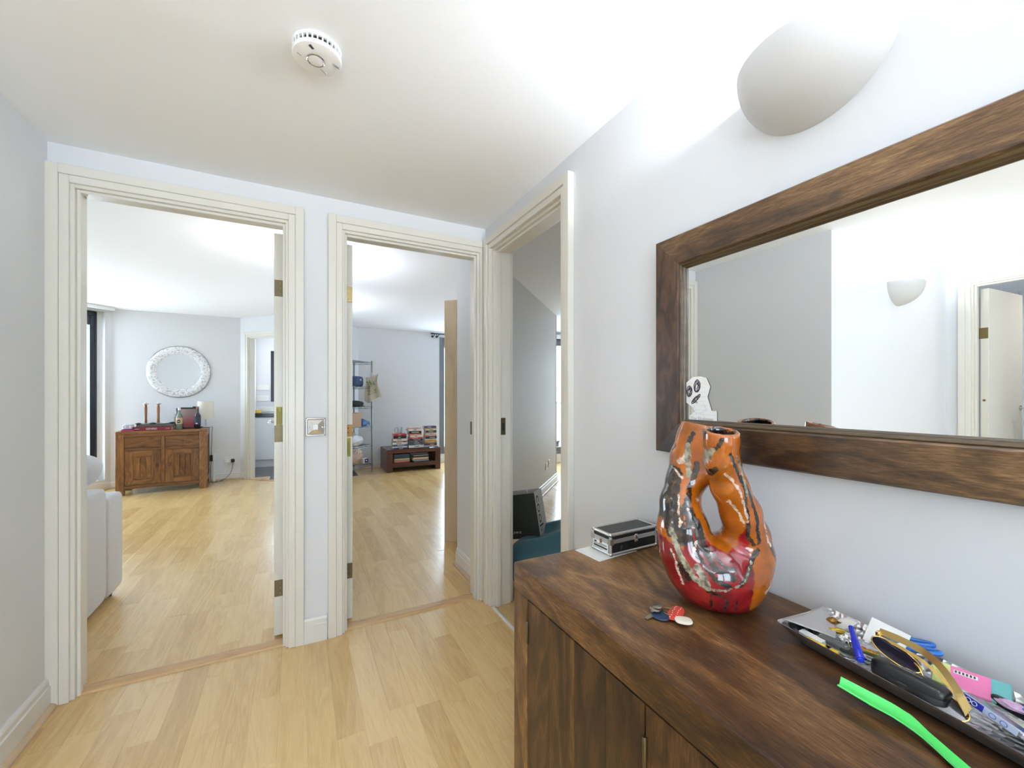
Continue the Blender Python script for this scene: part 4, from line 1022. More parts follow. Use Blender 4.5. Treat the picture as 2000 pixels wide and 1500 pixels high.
# crumpled foil, sweets, white petal
def crumple(seed, rad, amp):
    q = random.Random(seed); ph = [q.random()*6.28 for _ in range(9)]
    def fn(p):
        d = 1 + amp*(math.sin(p.x/rad[0]*5+ph[0])*math.cos(p.y/rad[1]*6+ph[1]) + .7*math.sin(p.z/rad[2]*7+ph[2]+p.x/rad[0]*4) + .5*math.sin(p.y/rad[1]*11+ph[3]))
        return p*d
    return MB().sell((0, 0, 0), rad, 1, 1, 26, 16, fn=fn)
M['foil'] = plain('crumpled_foil', (.80, .80, .80), .2, 1.0)
r = item('foil_ball', at(.914, .400, TZ+.0125, 20), 'crumpled ball of silver foil', 'foil')
obj('foil', crumple(2, (.017, .013, .009), .22), M['foil'], r, smooth=False)
M['sweetred'] = plain('gold_red_wrapper', (.55, .28, .06), .25, .6, var=.7, bscale=150)
r = item('wrapped_sweet', at(.950, .440, TZ+.020, 60, 20), 'round gold and red wrapped sweet at the back of the tray', 'sweet')
obj('wrapper', crumple(5, (.0105, .0095, .008), .08), M['sweetred'], r, smooth=False)
for s_ in (-1, 1): obj('twist', MB().grid(lambda u, v: (s_*(.008+.010*u), (v-.5)*(.003+.012*u), .0022*math.sin(v*22)), 4, 8, .0003), M['sweetred'], r)
r = item('wrapped_sweet', at(.928, .421, TZ+.016, -40, 5), 'narrow yellow and gold wrapped sweet in front of the round one', 'sweet')
obj('wrapper', crumple(8, (.016, .006, .005), .12), plain('yellow_gold_wrapper', (.75, .50, .05), .25, .5, var=.7, bscale=190), r, smooth=False)
r = item('petal', at(.962, .424, TZ+.016, -70, -28, 20), 'white petal shaped shell leaning on the back of the tray', 'shell')
obj('blade', MB().grid(lambda u, v: (.046*(v-.45), .015*math.sin(math.pi*min(v*.9+.05, 1))*(2*u-1), .005*(2*u-1)**2), 10, 14, .0008), M['paper'], r, smooth=True)
# pen
M['bluepen'] = plain('blue_plastic', (.010, .022, .42), .25)
r = empty('pen', label='blue capped pen lying across the tray rim', cat='pen')
a0 = Vector((.897, .386, ST+.052)); a1 = Vector((.836, .346, ST+.0325)); dq = (a1-a0).normalized()
obj('barrel', MB().tube([a0, a0+dq*.030], [.0038, .0047], 16), M['bluepen'], r, smooth=AUTO)
obj('cap', MB().tube([a0+dq*.030, a0+dq*.031, a1-dq*.002, a1], [.0047, .0056, .0066, .0056], 18), M['bluepen'], r, smooth=AUTO)
obj('cap_end', MB().tube([a1-dq*.0003, a1+dq*.0012], [.0040, .0034], 16), plain('blue_plug', (.015, .05, .55), .3), r, smooth=AUTO)
obj('clip', MB().tube([a0+dq*.034+Vector((0,0,.0065)), a0+dq*.060+Vector((0,0,.0078))], .0014, 8), M['bluepen'], r, smooth=AUTO)
# black key fob, loose key, dice packet
r = item('key_fob', at(.882, .381, TZ+.012, -70, 8), 'small black plastic fob left of the blue pen', 'key fob')
obj('body', MB().sell((0, 0, 0), (.015, .0085, .005), .6, .6, 22, 10), M['black'], r, smooth=True); obj('ring', MB().tube([(.018+.0065*math.cos(t*.45), .0065*math.sin(t*.45), -.003) for t in range(14)], .0008, 6, closed=True), M['steel'], r, smooth=True)
r = item('loose_key', at(.864, .377, TZ+.006, -60), 'loose steel key under the near tray rim', 'key')
obj('bow', MB().lathe([(.0045, 0), (.0085, 0), (.0085, .0018), (.0045, .0018), (.0045, 0)], 18, T(-.012, 0, 0), cap=False), M['steel'], r, smooth=AUTO); obj('shaft', MB().cbox(-.004, .018, -.0020, .0020, 0, .0018, .0004).cbox(.010, .012, -.005, -.002, 0, .0018, .0003).cbox(.014, .017, -.0045, -.002, 0, .0018, .0003), M['steel'], r)
r = item('seed_packet', at(.906, .366, TZ+.013, -60, 10, -12), 'green and yellow sweet packet with red rings right of the pen', 'packet')
obj('packet', MB().cbox(-.022, .020, -.014, .014, -.003, .003, .002), plain('green_packet', (.16, .20, .06), .3, var=.5, bscale=40), r)
yl = plain('yellow_patch', (.72, .55, .02), .35); rd = plain('red_print', (.45, .05, .02), .4)
obj('patch', MB().sell((.002, -.001, .0028), (.015, .0115, .0012), .6, .8, 20, 6), yl, r, smooth=True)
for x, y in ((-.004, .003), (.006, .002), (.001, -.005), (-.006, -.005), (.010, -.005)): obj('printed_ring', MB().tube([(x+.0032*math.cos(t*.57), y+.0032*math.sin(t*.57), .0039) for t in range(11)], .0006, 5, closed=True), rd, r)
# scissors
r = item('scissors', at(.955, .365, TZ+.022, -58, -4, -10), 'scissors with blue and yellow handles behind the photo card', 'scissors')
M['bluehandle'] = plain('blue_rubber', (.03, .17, .55), .35); M['yellowhandle'] = plain('yellow_rubber', (.80, .52, .02), .35)
for s_, mt in ((1, 'bluehandle'), (-1, 'bluehandle')):
    pts = [(.042 + .026*math.cos(t*2*math.pi/22) + .008, s_*.0175 + .0125*math.sin(t*2*math.pi/22), .001*s_) for t in range(22)]
    h_ = obj('handle', MB().tube(pts, .0036, 10, closed=True), M[mt], r, smooth=True)
    obj('handle_lining', MB().tube([(.030 + .022*t/5, s_*(.003 + .0012*t/5), .001*s_) for t in range(6)], .0027, 8), M['yellowhandle'], r, smooth=True)
obj('blade', MB().prism([(.022, .004), (.020, -.004), (-.05, -.0012), (-.052, .0006)], 0, .0016), M['steel'], r)
obj('blade', MB().prism([(.022, -.004), (.020, .004), (-.048, .0022), (-.051, .0008)], -.0017, -.0001), M['steel'], r)
obj('pivot', MB().lathe([(.0035, .0016), (.0032, .003), (.0003, .0034)], 14, cap=False), M['chrome'], r, smooth=AUTO)
# photo card (a flat print)
r = empty('photo_card', label='white card with a dark printed picture propped in the tray', cat='card')
P4 = [Vector(p) for p in ((.967, .382, ST+.0545), (.962, .324, ST+.050), (.941, .326, ST+.0285), (.917, .377, ST+.029))]
nrm = (P4[1]-P4[0]).cross(P4[3]-P4[0]).normalized(); nrm = nrm if nrm.z > 0 else -nrm
def pc(u, v, h=0): return P4[0]*(1-u)*(1-v) + P4[1]*u*(1-v) + P4[2]*u*v + P4[3]*(1-u)*v + nrm*h
obj('card_sheet', MB().grid(lambda u, v: pc(u, v), 6, 6, .0007), M['paper'], r)
def onc(u0, u1, v0, v1, mat, nm): obj(nm, MB().add([pc(u0, v0, .0004), pc(u1, v0, .0004), pc(u1, v1, .0004), pc(u0, v1, .0004), pc(u0, v0, .0001), pc(u1, v0, .0001), pc(u1, v1, .0001), pc(u0, v1, .0001)], [(0,1,2,3), (7,6,5,4), (0,4,5,1), (1,5,6,2), (2,6,7,3), (3,7,4,0)]), mat, r)
onc(.18, .92, .30, .97, plain('dark_teal_print', (.10, .12, .12), .4, var=.4, bscale=120), 'printed_picture')
for k in range(5): onc(.10, .155, .40+.1*k, .44+.1*k, plain('tan_print', (.45, .36, .22), .5), 'printed_mark')
# sunglasses: folded, gold metal
r = empty('sunglasses', label='gold framed sunglasses with dark lenses lying over the tray', cat='sunglasses')
lens = plain('dark_lens', (.012, .010, .018), .05, coat=.5)
def arcf(pts, n=8):
    P_ = [Vector(p) for p in pts]; out_ = []
    for k in range(len(P_)-1):
        p0, p1, p2_, p3 = P_[max(k-1, 0)], P_[k], P_[k+1], P_[min(k+2, len(P_)-1)]
        for i in range(n):
            f = i/n; out_.append(.5*((2*p1) + (p2_-p0)*f + (2*p0-5*p1+4*p2_-p3)*f*f + (3*p1-p0-3*p2_+p3)*f*f*f))
    return out_ + [P_[-1]]
Z0 = ST
def band(name, pts, wv, th, mat):
    """flat metal strip standing on edge"""
    mb = MB(); n = len(pts); A = []
    for i, p in enumerate(pts):
        t = (pts[min(i+1, n-1)]-pts[max(i-1, 0)]).normalized(); s_ = Vector((-t.y, t.x, 0)).normalized(); up = Vector((s_.x*.55, s_.y*.55, .83)); w_ = wv(i/(n-1)) if callable(wv) else wv
        q = t.cross(up).normalized()
        A += [p+up*w_/2+q*th/2, p-up*w_/2+q*th/2, p-up*w_/2-q*th/2, p+up*w_/2-q*th/2]
    fs = [(0,1,2,3), (4*n-4, 4*n-3, 4*n-2, 4*n-1)]
    for i in range(n-1):
        for k in range(4): fs.append((4*i+k, 4*i+(k+1) % 4, 4*i+4+(k+1) % 4, 4*i+4+k))
    return obj(name, mb.add(A, fs), mat, r, smooth=math.radians(40))
band('temple', arcf([(.912, .350, Z0+.059), (.906, .322, Z0+.062), (.897, .290, Z0+.062), (.877, .262, Z0+.059), (.853, .236, Z0+.045), (.842, .222, Z0+.027)]), lambda t: .0105 if t < .75 else .0105+.004*(t-.75)*4, .0014, plain('dull_gold_temple', (.55, .40, .16), .32, 1.0))
band('temple', arcf([(.905, .353, Z0+.052), (.897, .318, Z0+.053), (.884, .280, Z0+.050), (.862, .246, Z0+.040), (.845, .225, Z0+.022)]), .005, .0013, M['gold'])
def lensring(c, u, v, ru, rv, tag_):
    c = Vector(c); u = Vector(u).normalized(); v = Vector(v); v = (v - u*v.dot(u)).normalized(); nn = u.cross(v)
    pts = []
    for i in range(36):
        a_ = 2*math.pi*i/36; k = 1 + .10*math.cos(2*a_+.6)
        pts.append(c + u*ru*k*math.cos(a_) + v*rv*k*math.sin(a_))
    obj('rim', MB().tube(pts, .0011, 8, closed=True), M['gold'], r, smooth=True)
    mb = MB(); mb.add([c+nn*.0016]+[c+(p-c)*.98 for p in pts]+[c-nn*.001]+[c+(p-c)*.98-nn*.0004 for p in pts], [(0, 1+i, 1+(i+1) % 36) for i in range(36)] + [(37, 38+(i+1) % 36, 38+i) for i in range(36)])
    obj('lens', mb, lens, r, smooth=True)
lensring((.884, .318, Z0+.045), (-.35, -.90, -.22), (-.90, .25, -.28), .034, .018, 0)
lensring((.850, .252, Z0+.0185), (-.28, -.94, -.12), (-.6, .2, -.35), .028, .018, 1)
obj('bridge', MB().tube(arcf([(.884, .294, Z0+.043), (.878, .286, Z0+.041), (.868, .277, Z0+.033)]), .0013, 8), M['gold'], r, smooth=True)
obj('nose_pad', MB().sell((.872, .285, Z0+.030), (.003, .006, .004), nu=14, nv=8), plain('amber_pad', (.6, .25, .10), .2), r, smooth=True)
obj('hinge', MB().cbox(-.004, .004, -.003, .003, -.004, .004, .001, M=T(.908, .350, Z0+.056)), M['gold'], r)
# earbud case
r = item('earbud_case', at(.8625, .293, Z0+.0215, -96.5, 0, -8), 'black rounded earphone case resting in the tray', 'earphone case')
obj('base', MB().sell((0, 0, -.004), (.0475, .0195, .0125), .55, .50, 44, 16), plain('satin_black', (.004, .004, .0045), .3), r, smooth=True)
obj('lid', MB().sell((0, 0, .0045), (.0478, .0198, .0115), .60, .50, 44, 16), plain('satin_black_lid', (.005, .005, .0055), .32), r, smooth=True)
obj('button', MB().cbox(-.006, .006, -.0205, -.0185, -.004, -.001, .0006), M['dark'], r)
text('logo', 'BOSE', .0088, plain('grey_logo', (.28, .28, .28), .4), T(-.002, -.003, .0166) @ R(math.pi*0), r, .0002, spacing=1.1)
for z in (-.0003,): 
    for y in (.0022, -.0082): obj('logo_bar', MB().box(-.022, .019, y-.0003, y+.0003, .0160, .0168), M['steel'], r)
# striped packet
r = item('striped_packet', at(.928, .243, Z0+.028, -75, 0, 28), 'flat packet striped lime, pink and turquoise at the back of the tray', 'packet')
pk = obj('packet', MB().cbox(-.042, .042, -.020, .020, -.002, .002, .0015), plain('pink_packet', (.80, .20, .42), .35, var=.25, bscale=30), r)
obj('lime_end', MB().cbox(-.0423, -.020, -.0203, .0203, -.0021, .0022, .0015), plain('lime_band', (.55, .62, .20), .35, var=.1), pk)
obj('turquoise_end', MB().cbox(.020, .0423, -.0203, .0203, -.0021, .0022, .0015), plain('turquoise_band', (.13, .42, .42), .35, var=.1), pk)
obj('printed_strip', MB().box(-.018, .008, .007, .013, .0019, .0024), M['paper'], pk)
for k in range(6): obj('printed_mark', MB().box(-.0165+.004*k, -.0142+.004*k, .008, .012, .0023, .0027), M['dark'], pk)
# silver and blue chocolate-style wrapper bar
r = item('foil_bar', at(.872, .205, Z0+.026, -108, 8, -16), 'silver foil bar wrapper with a blue printed side', 'wrapper')
obj('wrapper', MB().cbox(-.034, .036, -.0095, .012, -.006, .004, .0025), plain('grey_foil', (.42, .42, .48), .22, .8, var=.4, bscale=60), r)
sd = obj('printed_side', MB().cbox(-.034, .030, -.0102, -.0090, -.0055, .0038, .0003), plain('pale_blue_print', (.55, .63, .80), .3, var=.2, bscale=150), r)
obj('blue_panel', MB().cbox(-.0342, -.006, -.0106, -.0099, -.0055, .0038, .0003), plain('royal_blue_print', (.02, .035, .42), .3), sd)
for k in range(3): obj('white_mark', MB().tube([(-.030+.007*k+.003*math.cos(t*.6), -.0108, -.001+.0028*math.sin(t*.6)) for t in range(11)], .0005, 5, closed=True), M['whiteprint'], sd)
for k in range(2): obj('blue_ring', MB().tube([(.004+.012*k+.0038*math.cos(t*.6), -.0104, -.001+.003*math.sin(t*.6)) for t in range(11)], .0004, 5, closed=True), plain('blue_line', (.06, .10, .5), .4), sd)
for s_ in (-1, 1): obj('crimped_end', MB().grid(lambda u, v: (s_*(.034+.007*u), -.010+.022*v, .001+.0016*math.sin(v*30)), 3, 14, .0004), M['foil'], r)
r = item('sweet_wrapper', at(.909, .196, Z0+.030, -85, 0, 10), 'small pink and blue twisted sweet wrapper beside the foil bar', 'wrapper')
obj('blue_end', crumple(13, (.007, .0068, .0045), .1), M['bluehandle'], r, smooth=False).location = (.014, 0, 0)
obj('wrapper', crumple(12, (.016, .0075, .005), .10), plain('pink_blue_wrapper', (.66, .42, .62), .3, var=.6, bscale=160), r)
# black gadget, round black brush head, cream stick
r = item('black_gadget', at(.914, .176, Z0+.0215, -110, 0, -12), 'slim black plastic gadget at the right of the tray', 'gadget')
obj('body', MB().cbox(-.045, .06, -.009, .010, -.007, .006, .002), M['black'], r); obj('ridge', MB().cbox(-.02, .058, -.0095, -.006, .004, .0075, .001), M['dark'], r)
r = item('black_brush', at(.932, .170, Z0+.033, 40, -20), 'round black ribbed brush head at the far right of the tray', 'brush')
obj('head', MB().lathe([(.0005, -.010), (.012, -.010), (.0155, -.006), (.016, .004), (.013, .008), (.0005, .009)], 28, cap=False), M['dark'], r, smooth=AUTO)
for k in range(18): obj('rib', MB().cbox(-.001, .001, .0150, .0168, -.006, .004, .0004, M=R(k*math.pi/9)), M['black'], r)
obj('face', MB().sell((0, -.004, -.010), (.010, .009, .003), nu=18, nv=8), plain('pale_pink', (.72, .60, .52), .4), r, smooth=True)
r = item('cream_stick', at(.884, .172, Z0+.014, -104, 0, 0), 'flat cream plastic stick under the foil bar', 'stick')
obj('stick', MB().cbox(-.03, .055, -.012, .014, -.003, .003, .0028), plain('cream_plastic', (.68, .65, .56), .4), r); obj('rim_line', MB().cbox(-.028, .053, -.010, .012, .0026, .0034, .0004), plain('cream_plastic_line', (.58, .55, .46), .4), r)
# ---------------------------------------------------------------- living room
M['velvet'] = plain('grey_velvet', (.60, .59, .60), .85, bumpy=.3, bscale=60, var=.18, sheen=.35)
r = empty('sofa', (-.99, 2.56, 0), label='grey velvet sofa end seen through the left doorway', cat='sofa')
# local: x towards the seat (-X), y depth
def pad(x0, x1, y0, y1, z0, z1, b=.03): return MB().cbox(-x1, -x0, y0, y1, z0, z1, b)
def soft(x0, x1, y0, y1, z0, z1, e=.22): return MB().sell((-(x0+x1)/2, (y0+y1)/2, (z0+z1)/2), ((x1-x0)/2, (y1-y0)/2, (z1-z0)/2), e, e, 48, 24)
obj('arm', soft(.0, .24, .0, .715, .035, .70, .13), M['velvet'], r, smooth=True)
obj('arm_front', soft(-.004, .24, .700, .94, .035, .632, .13), M['velvet'], r, smooth=True)
obj('seat_base', soft(.20, 1.85, .10, .92, .06, .30, .12), M['velvet'], r, smooth=True)
for k in range(2): obj('seat_cushion', soft(.245+k*.78, 1.02+k*.78, .24, .95, .28, .46, .3), M['velvet'], r, smooth=True)
obj('back', soft(.0+.2, 1.85, .0, .26, .06, .66, .15), M['velvet'], r, smooth=True)
for x in (.05, 1.8):
    for y in (.06, .86): obj('foot', MB().lathe([(.022, 0), (.026, .05)], 14, T(-x, y, 0)), M['black'], r, smooth=AUTO)
o = obj('cushion', MB().sell((0, 0, 0), (.11, .16, .098), .75, .75, 36, 20), M['velvet'], smooth=True, loc=(-1.19, 3.375, .788), label='plump grey cushion leaning on the sofa arm', cat='cushion')
o.rotation_euler = (.0, .25, -.25)

# round mirror
def mosaic():
    m, nt, b = new_mat('silver_white_mosaic'); tc = N(nt, 'ShaderNodeTexCoord'); v = N(nt, 'ShaderNodeTexVoronoi'); v.inputs['Scale'].default_value = 75
    Lk(nt, tc.outputs['Object'], v.inputs['Vector']); sp = N(nt, 'ShaderNodeSeparateColor'); Lk(nt, v.outputs['Color'], sp.inputs[0])
    Lk(nt, ramp(nt, sp.outputs[0], [(0, (.42,.42,.43)), (.25, (.66,.66,.67)), (1, (.85,.85,.86))]), b.inputs['Base Color']); b.inputs['Roughness'].default_value = .3; b.inputs['Metallic'].default_value = .15
    bump(nt, b, v.outputs['Distance'], .6, .003); return m
r = empty('round_mirror', (-1.466, 7.325, 1.568), label='round mirror with a pale mosaic frame above the small sideboard', cat='mirror')
Mx = R(math.pi/2, 'X')
obj('mosaic_frame', MB().lathe([(.25, .004), (.250, .014), (.262, .020), (.30, .024), (.340, .020), (.356, .012), (.359, .0)], 72, Mx, cap=False), mosaic(), r, smooth=AUTO)
obj('rim', MB().lathe([(.3585, 0), (.3615, .002), (.3615, .012), (.3585, .014)], 72, Mx, cap=False), M['steel'], r, smooth=AUTO)
obj('glass', MB().lathe([(.001, .012), (.252, .012), (.252, .006), (.001, .006)], 72, Mx, cap=False), M['mirror'], r)

# small sheesham sideboard
CA = math.radians(4.5)
SBW, SBD, SBH = .905, .43, .79
sb = empty('small_sideboard', (-1.972, 6.725, 0), CA, label='small carved brown sideboard under the round mirror', cat='sideboard')
for x in (0, SBW-.08):
    for y in (0, SBD-.07): obj('leg', MB().cbox(x, x+.08, y, y+.07, 0, SBH-.03, .003), M['sheesham'], sb)
obj('top', MB().cbox(-.002, SBW+.002, -.002, SBD+.002, SBH-.03, SBH, .004), M['sheesham_x'], sb)
obj('top_rail', MB().cbox(.08, SBW-.08, .003, .03, SBH-.072, SBH-.03, .002), M['sheesham_x'], sb)
obj('mid_rail', MB().cbox(.08, SBW-.08, .003, .03, .545, .580, .002), M['sheesham_x'], sb)
obj('bottom_rail', MB().cbox(.08, SBW-.08, .003, .03, .075, .115, .002), M['sheesham_x'], sb)
obj('mid_stile', MB().cbox(SBW/2-.018, SBW/2+.018, .003, .03, .115, SBH-.072, .002), M['sheesham'], sb)
for x in (0, SBW): obj('side_panel', MB().cbox(min(max(x, .012), SBW-.026), min(max(x, .012), SBW-.026)+.014, .07, SBD-.07, .09, SBH-.03, .002), M['sheesham'], sb)
for x in (.002, SBW-.03):
    for z0, z1 in ((.09, .14), (.70, .76)): obj('side_rail', MB().cbox(x, x+.028, .07, SBD-.07, z0, z1, .002), M['sheesham_x'], sb)
obj('back_panel', MB().box(.05, SBW-.05, SBD-.03, SBD-.02, .09, SBH-.03), M['sheesham'], sb)
hw2 = (SBW-.16-.036)/2
for k in range(2):
    x0 = .08 + k*(hw2+.036) + .002; x1 = x0 + hw2 - .004
    d = obj('drawer', MB().cbox(x0, x1, .006, .03, .582, SBH-.074, .003), M['sheesham_x'], sb)
    obj('knob', MB().cbox((x0+x1)/2-.012, (x0+x1)/2+.012, -.006, .007, .640, .656, .003), M['sheesham_x'], d)
    dr = obj('door', MB().cbox(x0+.075, x1-.075, .016, .026, .19, .475, .001), M['sheesham'], sb)
    for a_, b_ in ((x0, x0+.082), (x1-.082, x1)): obj('door_stile', MB().cbox(a_, b_, .006, .03, .118, .543, .002), M['sheesham'], dr)
    obj('door_rail', MB().cbox(x0+.082, x1-.082, .006, .03, .478, .543, .002), M['sheesham_x'], dr); obj('door_rail', MB().cbox(x0+.082, x1-.082, .006, .03, .118, .186, .002), M['sheesham_x'], dr)
    for q in range(3):
        ww = (x1-x0-.19)/3; obj('raised_board', MB().cbox(x0+.095+q*ww+.001, x0+.095+(q+1)*ww-.001, .009, .018, .20, .465, .004), M['sheesham'], dr)
    kx = x1-.041 if k == 0 else x0+.041
    obj('handle', MB().cbox(kx-.016, kx+.016, -.002, .007, .325, .375, .003), M['redwood'], dr)
def on_sb(x, y, z=SBH): 
    c, s_ = math.cos(CA), math.sin(CA); return (-1.972 + x*c - y*s_, 6.725 + x*s_ + y*c, z)
# books, trinket, candlesticks
def book(name, loc, rz, w, d, h, col, label, group=None, cat='book', spine=None, cover_t=.0025, parent=None):
    m_ = col if not isinstance(col, tuple) else plain('cover', col, .45)
    me = fixn(MB().box(-w/2, w/2, -d/2, -d/2+cover_t, 0, h).box(-w/2, w/2, -d/2, d/2, 0, cover_t*.7).box(-w/2, w/2, -d/2, d/2, h-cover_t*.7, h).mesh('cover', m_))
    o = inst(name, me, None, loc, rz, label=label, cat=cat, group=group)
    obj('pages', MB().box(-w/2+.002, w/2-.002, -d/2+cover_t, d/2-.003, cover_t*.7, h-cover_t*.7), M['pages'], o)
    return o
M['pages'] = plain('book_pages', (.62, .53, .40), .9, var=.15, bscale=120)
b = book('book', on_sb(.345, .165), CA-.035, .385, .27, .047, (.22, .012, .025), 'big dark red book with white lettering on the small sideboard', 'books on the small sideboard')
text('lettering', 'GENESIS', .030, M['whiteprint'], T(-.005, -.1356, .0225) @ R(math.pi/2, 'X'), b, .0003)
for x in (-.14, .165): obj('print_line', MB().box(x-.03, x+.015, -.1358, -.1352, .022, .026), M['whiteprint'], b)
b2 = book('book', on_sb(.360, .185, SBH+.0475), CA+.03, .36, .25, .030, plain('grey_pattern_cover', (.17, .16, .15), .4, var=.7, bscale=60), 'grey patterned book lying on the dark red book', 'books on the small sideboard')
b3 = book('book', on_sb(.108, .085), CA+.05, .12, .15, .020, (.42, .03, .10), 'thin crimson book under the painted trinket on the small sideboard', 'books on the small sideboard')
p_ = on_sb(.108, .075, SBH+.0205)
r = empty('trinket', p_, CA, label='white and purple painted trinket with two round eyes', cat='ornament')
M['purple'] = plain('purple_paint', (.16, .09, .32), .35)
obj('body', MB().sell((0, 0, .033), (.052, .045, .034), .5, .6, 28, 14), plain('pale_lilac_glaze', (.55, .50, .62), .3, var=.3, bscale=60), r, smooth=True)
for s_ in (-1, 1):
    obj('eye', MB().lathe([(.0215, 0), (.0215, .003), (.0005, .004)], 20, T(s_*.023, -.043, .036) @ R(math.pi/2, 'X'), cap=False), M['whiteprint'], r, smooth=AUTO)
    obj('eye_ring', MB().tube([(s_*.023+.016*math.cos(t*.4), -.0475, .036+.016*math.sin(t*.4)) for t in range(16)], .0022, 6, closed=True), M['purple'], r)
obj('base_band', MB().cbox(-.05, .05, -.046, .04, 0, .010, .003), M['purple'], r)
M['stemwood'] = wood('turned_wood', [(0, (.14,.05,.02)), (1, (.42,.19,.08))], 'Z', rough=.35)
for i, (x, lb) in enumerate(((.250, 'left wooden candlestick on the small sideboard'), (.375, 'right wooden candlestick on the small sideboard'))):
    r = empty('candlestick', on_sb(x, .20, SBH+.078), label=lb, cat='candlestick', group='pair of candlesticks')
    obj('foot', MB().lathe([(.044, 0), (.046, .004), (.036, .010), (.018, .014)], 24), M['steel'], r, smooth=AUTO)
    obj('stem', MB().lathe([(.016, .012), (.017, .02), (.015, .08), (.017, .20), (.013, .245), (.015, .252)], 20), M['stemwood'], r, smooth=AUTO)
    obj('drip_pan', MB().lathe([(.010, .250), (.030, .256), (.033, .262), (.028, .262), (.018, .258)], 24), M['steel'], r, smooth=AUTO)
    obj('candle', MB().lathe([(.011, .258), (.011, .276), (.008, .278), (.0005, .277)], 16, cap=False), M['white'], r, smooth=AUTO)
# pewter pieces scattered on the books
q = random.Random(21); M['pewter'] = plain('pewter', (.33, .33, .32), .3, 1.0, var=.5, bscale=60)
for i, (x, y, s_, lb) in enumerate(((.175, .09, .034, 'small dark stone dish leftmost on the grey patterned book'), (.315, .09, .040, 'low pewter dish in front of the candlesticks'), (.435, .10, .046, 'pale shell dish right of the candlesticks'), (.505, .14, .036, 'small pewter dish at the right end of the grey patterned book'))):
    r = empty('trinket_dish', on_sb(x+.02, y+.02, SBH+.078), CA, label=lb, cat='dish', group='trinket dishes on the books')
    obj('bowl', MB().lathe([(s_*.5, 0), (s_*.8, .004), (s_, .014), (s_*.95, .015), (s_*.7, .007), (.0005, .005)], 22, cap=False), M['white'] if i == 2 else M['pewter'], r, smooth=AUTO)
    obj('contents', crumple(30+i, (s_*.55, s_*.5, .009), .2), M['dark'] if i != 2 else M['paper'], r).location = (0, 0, .011)
# bottles and framed photo
def bottle(loc, label, glassm, capm, labm, h=.29, rad=.036, band=(.07, .15)):
    r = empty('bottle', loc, label=label, cat='bottle', group='bottles on the small sideboard')
    obj('glass_body', MB().lathe([(rad*.9, 0), (rad, .006), (rad, h*.58), (rad*.8, h*.66), (rad*.38, h*.74), (rad*.34, h*.9), (rad*.40, h*.905), (rad*.40, h*.93), (.0005, h*.93)], 24, cap=False), glassm, r, smooth=AUTO)
    obj('cap', MB().lathe([(rad*.42, h*.88), (rad*.42, h), (rad*.36, h*1.005), (.0005, h*1.005)], 20, cap=False), capm, r, smooth=AUTO)
    lb = obj('label', MB().lathe([(rad+.0006, band[0]), (rad+.0006, band[1])], 24, cap=False), labm, r, smooth=AUTO)
    return r, lb
gl_green = plain('pale_green_glass', (.22, .25, .20), .08, coat=.4); gl_dark = plain('dark_bottle_glass', (.012, .014, .02), .08, coat=.4)
_, lb = bottle(on_sb(.600, .13), 'pale bottle with a cream and black label left of the framed photo', gl_green, M['white'], plain('cream_label', (.55, .42, .26), .5), h=.285)
obj('label_oval', MB().sell((0, -.0362, .105), (.020, .0022, .022), nu=20, nv=10), M['ink'], lb, smooth=True)
obj('label_stripe', MB().box(-.013, .013, -.0392, -.0380, .102, .108), M['whiteprint'], lb)
_, lb = bottle(on_sb(.795, .12), 'dark bottle with a red and white neck right of the framed photo', gl_dark, plain('red_white_cap', (.35, .10, .08), .4, var=.6, bscale=60), plain('navy_label', (.025, .03, .06), .4), h=.295, band=(.06, .17))
obj('label_bar', MB().box(-.014, .006, -.0385, -.0362, .066, .076), M['whiteprint'], lb)
bottle(on_sb(.555, .34), 'dark bottle half hidden behind the pale bottle', gl_dark, M['black'], plain('brown_label', (.10, .06, .04), .5), h=.27)
r = empty('framed_photo', on_sb(.685, .19, SBH+.0015), CA, label='black framed blurred photograph on the small sideboard', cat='photo frame')
Mt = R(math.radians(-8), 'X')
obj('frame', MB().cbox(-.115, -.095, -.01, .01, .0, .285, .003, M=Mt).cbox(.095, .115, -.01, .01, .0, .285, .003, M=Mt).cbox(-.115, .115, -.01, .01, .265, .285, .003, M=Mt).cbox(-.115, .115, -.01, .01, 0, .020, .003, M=Mt), M['black'], r)
def blurphoto():
    m, nt, b = new_mat('blurred_photo'); tc = N(nt, 'ShaderNodeTexCoord'); sp = N(nt, 'ShaderNodeSeparateXYZ'); Lk(nt, tc.outputs['Object'], sp.inputs[0])
    top = ramp(nt, mathn(nt, 'ADD', mathn(nt, 'MULTIPLY', sp.outputs['X'], 4.5), .5), [(0, (.42,.38,.36)), (.5, (.30,.20,.20)), (1, (.20,.17,.18))])
    bot = ramp(nt, mathn(nt, 'ADD', mathn(nt, 'MULTIPLY', sp.outputs['X'], 4.5), .5), [(0, (.25,.20,.19)), (.4, (.33,.035,.045)), (1, (.28,.03,.04))])
    f = ramp(nt, mathn(nt, 'MULTIPLY', sp.outputs['Z'], 3.6), [(.2, (1,1,1)), (.75, (0,0,0))])
    Lk(nt, mixc(nt, f, top, bot), b.inputs['Base Color']); b.inputs['Roughness'].default_value = .15; return m
obj('photograph', MB().box(-.096, .096, -.004, .004, .018, .268, M=Mt), blurphoto(), r)
obj('strut', MB().cbox(-.02, .02, .008, .012, .005, .2, .001, M=R(math.radians(-22), 'X') @ T(0, .012, 0)), M['black'], r)
obj('corner_knob', MB().cbox(.045, .09, -.012, .012, .283, .297, .004, M=Mt), M['black'], r)
